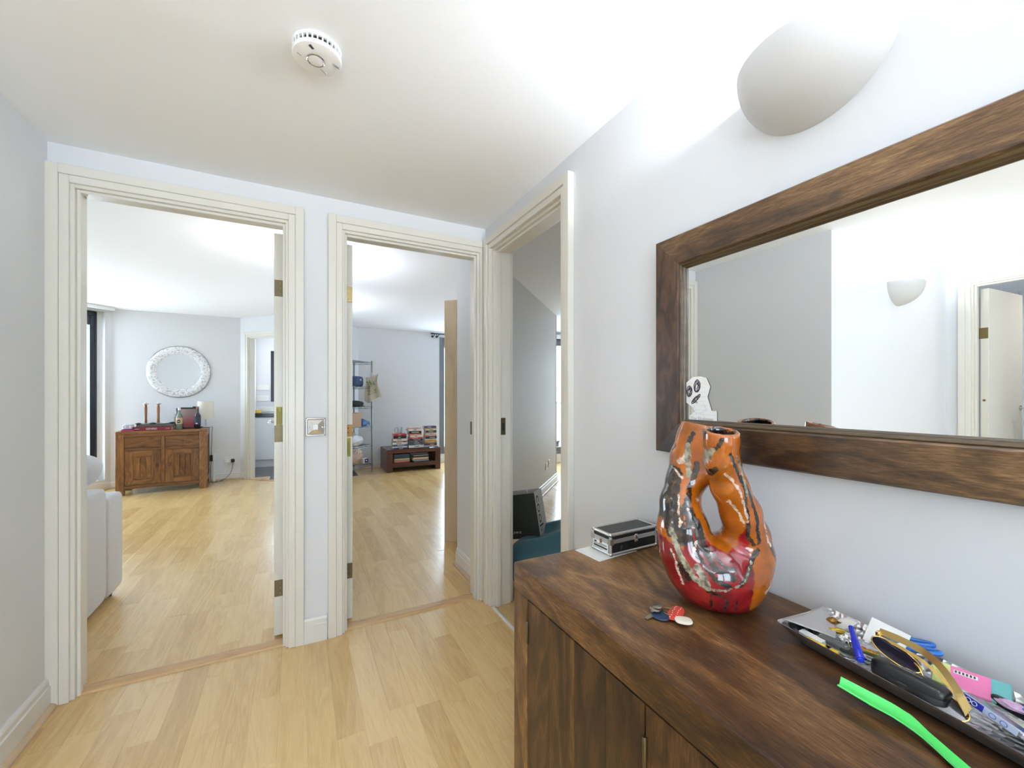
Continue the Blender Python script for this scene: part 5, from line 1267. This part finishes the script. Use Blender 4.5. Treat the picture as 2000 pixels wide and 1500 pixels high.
# table lamp
r = empty('table_lamp', on_sb(.868, .325), CA, label='small table lamp with a cream drum shade on the small sideboard', cat='lamp')
obj('base', MB().cbox(-.062, .062, -.062, .062, 0, .020, .004), M['chrome'], r)
obj('stem', MB().lathe([(.009, .018), (.009, .19)], 14), M['steel'], r, smooth=AUTO)
obj('shade', MB().lathe([(.094, .120), (.094, .365), (.0925, .365), (.0925, .120), (.094, .120)], 36, cap=False), plain('cream_linen', (.72, .68, .60), .85, bumpy=.2, bscale=400), r, smooth=AUTO)
obj('shade_spider', MB().box(-.092, .092, -.002, .002, .19, .193).box(-.002, .002, -.092, .092, .19, .193), M['steel'], r)
# cables, plugs, sockets
M['cable'] = plain('black_cable', (.02, .02, .022), .5)
o = obj('lamp_cable', MB().tube(arcf([on_sb(.934, .33, .800), on_sb(.940, .34, .785), on_sb(.935, .36, .70), on_sb(.930, .38, .55), on_sb(.925, .39, .42), on_sb(.925, .40, .34), on_sb(.918, .40, .18), on_sb(.925, .36, .03), on_sb(.95, .30, .006), on_sb(1.0, .36, .006), on_sb(1.06, .42, .006)]), .0035, 6), M['cable'], smooth=True, label='thin black lamp cable hanging beside the small sideboard', cat='cable')
obj('inline_switch', MB().cbox(-.018, .018, -.014, .014, -.045, .045, .006, M=T(*on_sb(.925, .395, .345))), M['black'], o)
r = empty('socket', (-.875, 7.325, .288), label='white double wall socket beside the kitchen doorway', cat='socket')
obj('plate', MB().cbox(-.073, .073, -.009, 0, -.043, .043, .003), M['white'], r)
for x in (-.03, .03): obj('rocker', MB().cbox(x-.008, x+.008, -.012, -.008, .016, .034, .001), M['white'], r)
r = empty('plug', (-.915, 7.316, .275), label='white plug in the left half of the double socket', cat='plug')
obj('body', MB().cbox(-.025, .025, -.028, 0, -.024, .024, .008), M['white'], r); obj('cord_grip', MB().lathe([(.008, 0), (.005, -.03)], 12, T(0, -.014, -.022)), M['white'], r, smooth=AUTO)
r = empty('plug', (-.838, 7.316, .278), label='black plug in the right half of the double socket', cat='plug')
obj('body', MB().sell((0, -.014, 0), (.025, .016, .026), .5, .6, 22, 10), M['black'], r, smooth=True)
obj('cord', MB().tube(arcf([(0, -.016, -.02), (.0, -.02, -.06), (-.02, -.03, -.16), (-.07, -.05, -.235), (-.14, -.09, -.268), (-.30, -.16, -.271), (-.40, -.20, -.271)]), .0035, 6), M['cable'], r, smooth=True)
o = obj('white_cable', MB().tube(arcf([(-.915, 7.30, .245), (-.93, 7.25, .12), (-1.0, 7.20, .006), (-1.08, 7.10, .006), (-.99, 7.06, .006), (-.93, 7.13, .006)]), .003, 6), M['white'], smooth=True, label='white cable curling on the floor by the small sideboard', cat='cable')
r = empty('cable_cover', on_sb(.955, .47, 0), label='white upright cable cover beside the small sideboard', cat='cable cover')
obj('tube', MB().cbox(-.012, .012, -.012, .012, .0, .30, .004), M['white'], r); obj('adapter', MB().cbox(-.02, .02, -.02, .02, .30, .40, .006), M['white'], r)
# pelmet over the window
r = empty('curtain_track', label='white curtain track box above the balcony window', cat='curtain track'); 
obj('box', MB().cbox(.03, 2.6, .02, .15, 2.345, 2.386, .004, M=MWn @ T(0, 0, 0)), M['white'], r)
obj('rail', MB().cbox(.05, 2.58, .07, .10, 2.335, 2.346, .002, M=MWn), M['steel'], r)
# kitchen
M['unit'] = plain('white_kitchen_door', (.80, .80, .79), .25)
for k in range(3):
    x0 = -.655 + k*.50; r = empty('kitchen_unit', (x0, 8.27, 0), label=('white kitchen base unit seen through the kitchen doorway', 'second white kitchen base unit hidden by the open door', 'third white kitchen base unit hidden by the open door')[k], cat='cabinet', group='kitchen base units')
    obj('carcass', MB().box(.002, .498, .02, .57, .13, .862), M['unit'], r); dk = obj('door', MB().cbox(.003, .497, 0, .019, .133, .855, .002), M['unit'], r)
    obj('handle', MB().cbox(.40, .47, -.02, -.012, .80, .812, .002).cbox(.402, .41, -.013, 0, .80, .812, .001).cbox(.46, .468, -.013, 0, .80, .812, .001), M['steel'], dk)
    obj('plinth', MB().box(0, .5, .05, .065, 0, .13), M['unit'], r)
o = empty('worktop', label='black polished worktop over the white kitchen units', cat='worktop'); obj('slab', MB().cbox(-.658, .895, 8.25, 8.848, .864, .930, .004), plain('black_stone', (.015, .017, .022), .12), o)
M['creamtile'] = plain('cream_metro_tile', (.80, .79, .74), .12, var=.04, bscale=8)
tm = fixn(MB().cbox(0, .197, -.008, 0, 0, .097, .002).mesh('tile', M['creamtile']))
for j in range(6):
    for k in range(8):
        x = -.657 + k*.2 - (.1 if j % 2 else 0); z = .932 + j*.1
        if x < -.66: continue
        if -.63 < x < .55 and x + .19 > -.43 and z + .09 > 1.12: continue
        inst('tile', tm, wkb, (x, 8.85, z))
r = empty('sponge', (-.585, 8.36, .930), .3, label='yellow sponge on the end of the kitchen worktop', cat='sponge')
obj('foam', MB().cbox(-.045, .035, -.03, .03, 0, .045, .006), plain('yellow_foam', (.85, .60, .10), .9, bumpy=.4, bscale=200), r); obj('scourer', MB().cbox(-.045, .035, -.03, .03, .045, .055, .002), plain('orange_scourer', (.75, .45, .08), .9), r)
# ---------------------------------------------------------------- room behind the middle doorway
# wire shelving: local x runs from the visible right post to the left, local y to the rear
WA = math.radians(-135)
M['zinc'] = plain('grey_zinc_wire', (.22, .25, .25), .35, .9, var=.2, bscale=80)
ws = empty('wire_shelving', (1.073, 6.972, 0), WA, label='grey wire shelving unit behind the middle doorway', cat='shelving')
# with this turn +y points (+.707,-.707): the rear is -y
SL_, SD_ = .90, .345
for x in (0, SL_):
    for y in (0, -SD_):
        obj('post', MB().lathe([(.012, 0), (.0125, .01), (.0125, 1.79), (.010, 1.795), (.0005, 1.796)], 12, T(x, y, 0), cap=False), M['zinc'], ws, smooth=AUTO)
SH = (1.769, 1.372, 1.057, .742, .444, .146)
shelf = None
for z in SH:
    mb = MB()
    for zz in (0, -.030):
        mb.tube([(0, 0, zz), (SL_, 0, zz)], .0035, 6).tube([(0, -SD_, zz), (SL_, -SD_, zz)], .0035, 6).tube([(0, 0, zz), (0, -SD_, zz)], .0035, 6).tube([(SL_, 0, zz), (SL_, -SD_, zz)], .0035, 6)
    for (p, q) in (((0, 0), (SL_, 0)), ((0, 0), (0, -SD_))):
        n = 14 if q[0] else 6
        pts = [(p[0]+(q[0]-p[0])*i/n, p[1]+(q[1]-p[1])*i/n, -.0 if i % 2 else -.030) for i in range(n+1)]; mb.tube(pts, .002, 5)
    s_ = obj('shelf', mb, M['zinc'], ws, loc=(0, 0, z))
    mb = MB()
    for i in range(1, 26): mb.tube([(SL_*i/26, 0, .002), (SL_*i/26, -SD_, .002)], .0016, 4)
    obj('wire', mb, M['zinc'], s_, kind='stuff')
    for x in (0,):
        for y in (0, -SD_): obj('collar', MB().lathe([(.0145, -.035), (.016, -.03), (.0145, .004)], 12, T(x, y, 0)), M['zinc'], s_, smooth=AUTO)
def on_ws(s_, t, z): 
    k = math.sqrt(.5); return (1.073 - k*s_ - k*t, 6.972 - k*s_ + k*t, z)
def shelfthing(name, s_, t, z, label, cat, group=None): return empty(name, on_ws(s_, t, z+.0045), WA, label=label, cat=cat, group=group)
# navy cap
r = shelfthing('baseball_cap', .215, .15, SH[1], 'navy blue cap with a small white emblem on the second wire shelf', 'cap')
nv = plain('navy_cloth', (.045, .07, .16), .8, bumpy=.2, bscale=300)
obj('crown', MB().sell((0, 0, .078), (.115, .095, .085), .45, .6, 32, 16), nv, r, smooth=True)
obj('brim', MB().grid(lambda u, v: (.10+.065*v*math.sin(math.pi*u), .085*math.cos(math.pi*u), .012-.02*v*v), 14, 6, .003), nv, r, smooth=True)
obj('emblem', MB().sell((-.01, .0935, .105), (.020, .003, .011), nu=16, nv=8), M['whiteprint'], r, smooth=True)
# black flat hat
r = shelfthing('hat', .22, .15, SH[2], 'flat black hat on the third wire shelf', 'hat')
bk = plain('black_felt', (.022, .021, .020), .9)
def hatf(p): return Vector((p.x, p.y, p.z*(1-.35*(-p.x/.16 if p.x < 0 else 0)) ))
obj('crown', MB().sell((.02, 0, .045), (.17, .11, .050), .6, .9, 32, 14, fn=hatf), bk, r, smooth=True); obj('brim', MB().sell((0, 0, .010), (.20, .13, .008), nu=32, nv=8), bk, r, smooth=True)
# cardboard boxes
M['cardboard'] = plain('cardboard', (.36, .23, .14), .8, var=.08, bscale=90); M['tape'] = plain('parcel_tape', (.40, .27, .15), .3)
for i, lb in enumerate(('lower cardboard box on the fourth wire shelf', 'upper cardboard box of the pair on the fourth wire shelf')):
    r = shelfthing('cardboard_box', .345, .11, SH[3]+i*.112, lb, 'box', 'cardboard boxes on the wire shelving')
    obj('carton', MB().cbox(-.11, .11, -.09, .09, 0, .110, .002), M['cardboard'], r); obj('tape_strip', MB().box(-.1102, .1102, -.02, .02, .1098, .1104), M['tape'], r)
r = shelfthing('folded_cloth', .105, .13, SH[3], 'folded blue cloth bundle on the fourth wire shelf', 'cloth')
def fold(p): return Vector((p.x, p.y, p.z*(1+.35*math.sin(p.x*26+.6)+.15*math.sin(p.y*40))))
obj('cloth', MB().sell((0, 0, .050), (.105, .10, .048), .45, .6, 36, 16, fn=fold), plain('blue_denim', (.05, .13, .27), .85, var=.25, bscale=60), r, smooth=math.radians(30))
obj('flap', MB().grid(lambda u, v: (-.09+.17*u, .098+.006*v, .085-.05*v-.03*abs(u-.6)), 8, 5, .004), plain('blue_denim_light', (.08, .18, .34), .85), r)
# fifth shelf: white tub, beige pouch, plastic bag
r = shelfthing('plastic_tub', .40, .22, SH[4], 'white tub with a red stripe at the back of the fifth wire shelf', 'tub')
obj('tub', MB().lathe([(.055, 0), (.062, .01), (.066, .24)], 28), M['white'], r, smooth=AUTO); obj('lid', MB().lathe([(.068, .24), (.069, .255), (.060, .26)], 28), M['white'], r, smooth=AUTO)
obj('red_stripe', MB().cbox(-.012, .012, .0575, .067, .10, .22, .001), plain('red_label', (.5, .03, .05), .4), r)
r = shelfthing('paper_pouch', .20, .24, SH[4]+.10, 'beige paper pouch behind the clear bag on the fifth wire shelf', 'pouch')
obj('pouch', crumple(41, (.10, .05, .075), .05), plain('kraft_beige', (.55, .42, .28), .7), r, smooth=math.radians(25)).location = (0, 0, .045)
def filmm(name, col, a):
    m, nt, b = new_mat(name); b.inputs['Base Color'].default_value = (*col, 1); b.inputs['Roughness'].default_value = .25; b.inputs['Alpha'].default_value = a; return m
r = shelfthing('plastic_bag', .27, .13, SH[4], 'white translucent plastic bag on the fifth wire shelf', 'bag')
obj('contents', MB().sell((0, 0, .07), (.12, .08, .065), .6, .7, 28, 12), plain('white_contents', (.75, .77, .80), .6), r, smooth=True)
obj('film', crumple(43, (.165, .115, .09), .07), filmm('white_film', (.80, .82, .86), .55), r, smooth=math.radians(25)).location = (0, 0, .085)
# bottom shelf: peach plastic bag, mustard pouch, navy and white carton
r = shelfthing('plastic_bag', .26, .14, SH[5], 'peach coloured plastic bag on the lowest wire shelf', 'bag')
obj('contents', MB().sell((0, 0, .09), (.12, .09, .085), .6, .7, 28, 12), plain('peach_contents', (.55, .37, .27), .6, var=.3, bscale=30), r, smooth=True)
obj('film', crumple(47, (.155, .12, .13), .07), filmm('peach_film', (.66, .52, .44), .6), r, smooth=math.radians(25)).location = (0, 0, .125)
obj('knot', crumple(48, (.06, .04, .04), .15), filmm('peach_film_knot', (.70, .58, .50), .85), r, smooth=math.radians(25)).location = (.0, .08, .20)
r = shelfthing('pouch', .11, .18, SH[5], 'mustard yellow pouch on the lowest wire shelf', 'pouch')
obj('pouch', crumple(51, (.075, .05, .12), .05), plain('mustard_film', (.55, .32, .04), .35, var=.35, bscale=40), r, smooth=math.radians(25)).location = (0, 0, .122)
r = shelfthing('carton', .065, .10, SH[5], 'small navy and white carton at the right end of the lowest wire shelf', 'carton')
obj('box', MB().cbox(-.065, .06, -.03, .03, 0, .075, .002), M['white'], r); obj('navy_panel', MB().box(-.0655, .02, -.0305, .0305, .008, .068), plain('navy_print', (.015, .02, .12), .4), r); obj('white_mark', MB().sell((-.02, .0305, .04), (.022, .002, .012), nu=16, nv=6), M['whiteprint'], r, smooth=True)
# tote bag hanging from the right post
r = empty('tote_bag', (1.075, 6.955, 1.775), math.radians(-28), label='cream cotton tote bag with green letters hanging on the wire shelving', cat='bag')
cot = plain('cream_cotton', (.60, .54, .44), .9, bumpy=.3, bscale=250, var=.12)
def bagf(u, v):
    x = (-.085 + .20*u) + .035*v*u - .02*math.sin(v*3)*(1-u) ; return (x + .02*math.sin(v*5+u*3), -.04 - .018*math.sin(u*13+v*3) + .02*v, -.25 - (.36 + .05*math.sin(u*5+.5))*v + (.055*u*(1-v)*(1 if u > .5 else .4)))
body = obj('body', MB().grid(bagf, 28, 22, .008), cot, r, smooth=True)
for s_, x0 in ((0, -.015), (1, .012)):
    obj('handle', MB().tube(arcf([(x0-.02*s_, -.040-.01*s_, -.27), (x0-.005, -.03, -.14), (x0-.004, -.018, -.02), (x0-.002, .004, .015), (x0, .02, -.02), (x0+.008, .012, -.15), (x0+.02, -.02, -.25)]), .0075, 6, flat=.35), cot, r, smooth=True)
grn = plain('green_print', (.09, .20, .03), .8)
for ch, x, z, a_ in (('N', -.030, -.335, .5), ('Z', -.028, -.50, .15), ('S', .075, -.47, .0), ('N', .03, -.36, .5)):
    text('lettering', ch, .095, grn, T(x, -.066, z) @ R(math.pi/2, 'X') @ R(a_), r, .0006)

# red brown bench with books
bn = empty('bench', (1.276, 6.770, 0), label='low red brown bench stacked with books', cat='bench')
BWd, BD, BH = .877, .60, .36
obj('top', MB().cbox(0, BWd, 0, BD, .302, BH, .003), M['redwood'], bn)
obj('shelf', MB().cbox(.088, BWd-.088, 0.002, BD-.002, .075, .142, .002), M['redwood'], bn)
M['redwood_z'] = wood('red_brown_upright', [(0, (.030,.009,.007)), (.5, (.085,.028,.020)), (1, (.15,.05,.03))], 'Z', rings=4, scale=6, rough=.3, coat=.1)
for x in (0, BWd-.088): obj('side', MB().cbox(x, x+.088, .0005, BD-.0005, 0, .3015, .003), M['redwood_z'], bn)
PAL = dict(red=(.50,.03,.05), black=(.012,.012,.014), white=(.72,.70,.66), maroon=(.16,.03,.03), blue=(.04,.10,.22), paleblue=(.50,.58,.66), salmon=(.65,.22,.17), grey=(.10,.11,.13), slate=(.07,.09,.13), navy=(.02,.03,.08),
    purple=(.07,.05,.18), yellow=(.65,.45,.08), tan=(.30,.25,.17), orange=(.70,.30,.05), pink=(.62,.36,.34), teal=(.02,.09,.13), cream=(.66,.58,.42), mauve=(.20,.13,.18))
PM = {k: plain('cover_'+k, v, .4, var=.12, bscale=60) for k, v in PAL.items()}
def stack(cx, y0, z0, rows, where, group, seed, depth=(.12, .16), kind='book'):
    """y0: the plane of the spines; every book is a thing of its own"""
    q = random.Random(seed); z = z0; n = len(rows)
    for i, (h, w_, dx, col) in enumerate(rows):
        d = q.uniform(*depth)
        th = 'thick ' if h > .033 else 'slim ' if h < .021 and kind == 'book' else ''
        up = rows[i+1][3] if i+1 < n else None; dn = rows[i-1][3] if i else None
        if up and dn: lb = '%s%s %s between a %s and a %s one in %s' % (th, col, kind, up, dn, where)
        elif dn: lb = '%s%s %s topmost in %s' % (th, col, kind, where)
        else: lb = '%s%s %s lowest in %s' % (th, col, kind, where)
        b_ = book(kind, (cx+dx, y0 + d/2 + q.uniform(0, .012), z), q.uniform(-.05, .05), w_, d, h-.0006, PM[col], lb, group, kind)
        if h > .016:
            lc = 'black' if col in ('white', 'yellow', 'cream', 'paleblue', 'pink') else 'white'
            o_ = obj('spine_print', MB().box(-w_*q.uniform(.05, .3), w_*q.uniform(.05, .35), -d/2-.0006, -d/2+.0002, h*.38, h*.62), PM[lc], b_)
        z += h
    return z
px = .00865
# bottom to top: height, width, shift, colour
zt = stack(1.485, 6.80, BH, [(.026,.225,.012,'navy'), (.026,.245,.0,'paleblue'), (.028,.235,.008,'blue'), (.036,.222,-.004,'white'), (.019,.215,.0,'maroon'), (.040,.212,.0,'white'), (.046,.205,.002,'black'), (.030,.205,0,'red')], 'the left bench stack', 'books in the left stack on the bench', 61)
z2 = stack(1.745, 6.795, BH+.0175, [(.038,.255,.0,'white'), (.020,.225,.005,'blue'), (.030,.225,.008,'slate'), (.028,.225,.0,'grey'), (.026,.222,.002,'black'), (.028,.222,.0,'red'), (.034,.195,.0,'white'), (.024,.20,-.008,'salmon'), (.044,.205,-.015,'black'), (.036,.22,-.024,'white'), (.018,.205,-.012,'pink')], 'the middle bench stack', 'books in the middle stack on the bench', 62)
z3 = stack(2.010, 6.84, BH, [(.036,.225,-.008,'paleblue'), (.030,.210,.0,'maroon'), (.022,.212,-.004,'mauve'), (.020,.205,.0,'orange'), (.022,.195,0,'yellow'), (.016,.2,0,'white'), (.040,.196,.002,'navy'), (.028,.192,.0,'salmon'), (.022,.192,.003,'white'), (.024,.185,.004,'tan'), (.024,.185,.003,'black'), (.026,.195,.008,'white'), (.016,.21,-.002,'yellow'), (.032,.205,-.008,'purple')], 'the right bench stack', 'books in the right stack on the bench', 63)
r = empty('laptop', (1.80, 6.885, BH+.0005), math.radians(-4), label='closed dark grey laptop under the middle stack of books', cat='laptop')
obj('base', MB().cbox(-.17, .17, -.12, .12, 0, .009, .002), M['dark'], r); obj('lid', MB().cbox(-.17, .17, -.12, .12, .0095, .0165, .002), plain('slate_lid', (.055, .055, .065), .35), r)
r = empty('paper_sheet', (2.03, 6.835, BH+.0005), math.radians(24), label='white loose paper at the right front of the bench', cat='paper'); obj('sheet', MB().cbox(-.08, .08, -.045, .05, 0, .004, .001), M['paper'], r)
r = empty('tablet', (2.09, 6.84, BH+.0005), math.radians(-12), label='thin black tablet at the right end of the bench', cat='tablet'); obj('body', MB().cbox(-.05, .05, -.04, .06, 0, .008, .002), M['black'], r); obj('screen', MB().box(-.045, .045, -.035, .055, .0078, .0084), M['dark'], r)
GLM = [(.012,.265,0,'red'), (.012,.24,-.005,'salmon'), (.011,.25,.008,'pink'), (.012,.25,.0,'tan'), (.013,.245,.006,'cream'), (.012,.248,.004,'yellow'), (.014,.25,0,'navy'), (.014,.25,0,'teal'), (.013,.245,.0,'blue'), (.013,.24,-.004,'slate'), (.012,.25,.004,'grey')]
stack(1.510, 6.792, .1425, GLM, 'the left pile in the bench', 'magazines in the left pile in the bench', 64, (.19, .23), 'magazine')
GRM = [(.012,.24,.03,'slate'), (.011,.26,.02,'paleblue'), (.010,.27,.01,'grey'), (.012,.27,.01,'yellow'), (.012,.26,.02,'white'), (.011,.255,.02,'pink'), (.012,.25,.02,'maroon'), (.013,.25,.01,'black'), (.012,.25,.02,'paleblue'), (.013,.27,.0,'black'), (.014,.275,0,'grey'), (.014,.28,0,'slate')]
stack(1.810, 6.80, .1425, GRM, 'the right pile in the bench', 'magazines in the right pile in the bench', 65, (.19, .23), 'magazine')
# glass mug on the left stack
r = empty('glass_mug', (1.50, 6.90, zt+.0005), label='clear glass mug with a grey curved handle on the left stack of books', cat='mug')
obj('body', MB().lathe([(.038, 0), (.042, .004), (.044, .105), (.041, .105), (.038, .008), (.0005, .006)], 28, cap=False), glass('mug_glass', (.90, .92, .93), .16), r, smooth=AUTO)
obj('handle', MB().tube([(-.045-.035*math.sin(math.pi*t/12), 0, .052+.045*math.cos(math.pi*t/12)) for t in range(13)], .005, 8), plain('grey_glass', (.30, .33, .30), .2), r, smooth=True)
obj('spot', MB().sell((.012, -.0435, .018), (.010, .003, .008), nu=14, nv=6), M['dark'], r, smooth=True)
# birch bookcase against the angled wall
r = empty('bookcase', (1.107, 3.374, 0), math.radians(45), label='tall birch bookcase seen end-on beyond the middle doorway', cat='bookcase')
# local x along the wall away from us, local y = (-.707,.707): the wall side is -y
BL_, BDp, BHt = .80, .285, 2.039
for x in (0, BL_-.02): obj('side_panel', MB().cbox(x, x+.02, -BDp, 0, 0, BHt, .0015), M['birch'], r)
obj('back_panel', MB().box(.02, BL_-.02, -BDp, -BDp+.006, .05, BHt-.01), M['birch'], r)
for z in (.06, .44, .82, 1.20, 1.58, 2.018): obj('shelf', MB().cbox(.0202, BL_-.0202, -BDp+.006, -.004, z, z+.02, .001), M['birch'], r)
obj('plinth', MB().box(.0202, BL_-.0202, -.03, -.012, 0, .06), M['birch'], r)
# curtain rail with curtain-less finial
r = empty('curtain_rail', (2.15, 7.25, 2.345), label='black curtain rail with a ribbed finial high on the far wall', cat='curtain rail')
obj('rod', MB().tube([(.03, 0, 0), (1.0, 0, 0)], .0095, 12), M['black'], r, smooth=AUTO)
obj('finial', MB().lathe([(.004, -.03), (.012, -.02), (.016, -.005), (.016, .015), (.011, .03), (.015, .04), (.010, .05)], 16, T(.0, 0, 0) @ R(math.pi/2, 'Y')), M['black'], r, smooth=AUTO)
for x in (.05, .13, .95): 
    obj('bracket', MB().tube([(x, 0, -.004), (x, .05, -.03), (x, .148, -.03)], .007, 8).lathe([(.022, 0), (.022, .006)], 14, T(x, .149, -.03) @ R(math.pi/2, 'X')), M['black'], r, smooth=AUTO)
obj('ring', MB().tube([(.085, .017*math.cos(t*.45), -.006+.017*math.sin(t*.45)) for t in range(14)], .003, 6, closed=True), M['black'], r, smooth=True)
wall_lamp(T(.13, 3.75, 2.03) @ R(math.pi/2), 'lit wall lamp on the partition hidden by the middle open door', bulb='bulb_main')
wall_lamp(T(.13, 5.5, 2.03) @ R(math.pi/2), 'added unseen wall lamp brightening the middle room from the partition', bulb='bulb_main')  # second bedroom lamp, added out of sight to brighten the room

# ---------------------------------------------------------------- shaded room
M['teal'] = plain('teal_canvas', (.040, .135, .18), .9, bumpy=.25, bscale=350, var=.15, sheen=.2)
def bean_f(P):
    d = ell(P, (0, 0, .16), (.49, .49, .225))
    d = smin(d, ell(P, (0, 0, .09), (.47, .47, .12)), .06)
    x, y = P[..., 0], P[..., 1]; a_ = np.arctan2(y, x); rr = np.sqrt(x*x+y*y)
    d = d + .006*np.sin(a_*7+rr*9) * np.clip(rr/.3, 0, 1) + .008*np.sin(x*14+1.3)*np.cos(y*11) + .010*np.exp(-((rr-.22)/.05)**2)*np.sin(a_*5+1)
    d = -smin(-d, np.minimum(seg_d(P, (-.17, .215, .395), (-.50, .46, .395), .105, .105), seg_d(P, (-.235, .135, .402), (-.55, .40, .402), .115, .115)), .025)
    return -smin(-d, P[..., 2] - .002, .01)
me, _ = nets_mesh('bean_bag', bean_f, (-.54, -.54, -.02), (.54, .54, .47), .021, M['teal'])
o = bpy.data.objects.new('bean_bag', me); C.objects.link(o); o.location = (1.675, 2.20, 0); tag(o, 'teal fabric bean bag on the floor inside the right doorway', 'bean bag')
# paper carrier bag leaning on it
BGM = T(1.447, 2.372, .287) @ R(-THETA) @ R(math.radians(-19)) @ R(math.radians(-10), 'Y') @ R(math.radians(-3), 'X')
r = item('paper_bag', BGM, 'dark green paper carrier bag with white lettering standing on the bean bag', 'carrier bag')
olive = plain('dark_olive_paper', (.030, .032, .024), .7, var=.1, bscale=30); inner = plain('white_inner_paper', (.50, .47, .45), .8)
BX, BY, BZ = .37, .185, .295
obj('front', MB().cbox(-BX, 0, 0, .0012, 0, BZ, .0004), olive, r); obj('back', MB().cbox(-BX, 0, BY-.0012, BY, 0, BZ+.004, .0004), inner, r, label='pale inside of the back panel')
sd = obj('gusset', MB().cbox(-.0012, 0, .0012, BY-.0012, 0, BZ+.008, .0004), plain('pale_gusset', (.60, .58, .56), .7), r, label='white side panel with black lettering'); obj('gusset', MB().cbox(-BX, -BX+.0012, .0012, BY-.0012, 0, BZ, .0004), inner, r)
obj('base', MB().box(-BX+.001, -.001, .001, BY-.001, 0, .0012), olive, r)
text('lettering', 'JOHN LEWIS', .021, M['whiteprint'], T(-.200, -.0006, .042) @ R(math.pi/2, 'X'), r, .0002, spacing=1.25)
MG = T(.0006, BY/2, 0) @ R(math.pi/2) @ R(math.pi/2, 'X')
text('lettering', 'cool', .125, M['ink'], MG @ T(-.030, .165, 0) @ R(math.pi/2*-1), sd, .0002); text('lettering', 'NCE', .030, M['ink'], MG @ T(-.035, .040, 0), sd, .0002)
obj('handle', MB().tube(arcf([(-.045, .006, BZ-.03), (-.048, .003, BZ+.02), (-.075, .0, BZ+.095), (-.115, 0, BZ+.115), (-.155, 0, BZ+.085), (-.17, .003, BZ+.01), (-.172, .006, BZ-.03)]), .0022, 6), M['paper'], r, smooth=True)
# sockets on the slanting wall
MS = T(2.86, 4.55, 0) @ R(math.radians(45))
for i, (x, z, w_, lb) in enumerate(((.0, .318, .043, 'left small white wall plate on the slanting wall'), (.155, .340, .043, 'right white wall socket on the slanting wall'))):
    r = empty('wall_plate', label=lb, cat='socket', group='plates on the slanting wall'); r.matrix_world = MS @ T(x, 0, z)
    obj('plate', MB().cbox(-w_, w_, -.009, 0, -.043, .043, .003), M['white'], r); obj('rocker', MB().cbox(-.01, .01, -.0125, -.008, -.016, .016, .001), M['white'], r)
# balcony seen through the end window
M['balcony'] = plain('pale_balcony', (.55, .56, .58), .7)
r = empty('balcony', (4.4, 6.50, 0), label='pale balcony slab outside the end window of the shaded room', cat='balcony')
obj('slab', MB().box(-.9, 1.2, 0, 1.3, -.10, .0), M['balcony'], r); obj('drain_channel', MB().box(-.88, 1.18, 1.1, 1.15, -.001, .002), M['dark'], r)
r = empty('balustrade', (4.4, 6.50, 0), label='pale frosted balustrade outside the end window', cat='balustrade'); obj('parapet', MB().cbox(-.9, 1.2, 1.22, 1.27, .0, 1.05, .004), glass('frosted_parapet', (.62, .66, .72), .12), r)
obj('handrail', MB().cbox(-.9, 1.2, 1.20, 1.29, 1.05, 1.09, .005), M['greyframe'], r)
r = empty('bench_box', (4.15, 6.72, 0), .25, label='dark garden box on the balcony outside the end window', cat='box'); obj('box', MB().cbox(-.3, .3, -.15, .2, 0, .33, .01), M['dark'], r); obj('lid', MB().cbox(-.31, .31, -.16, .21, .33, .37, .01), M['black'], r)
r = empty('roller_blind', (3.7, 6.33, 2.27), label='white roller blind box over the end window', cat='blind'); obj('box', MB().cbox(.05, 1.45, -.06, .01, 0, .07, .006), M['white'], r)
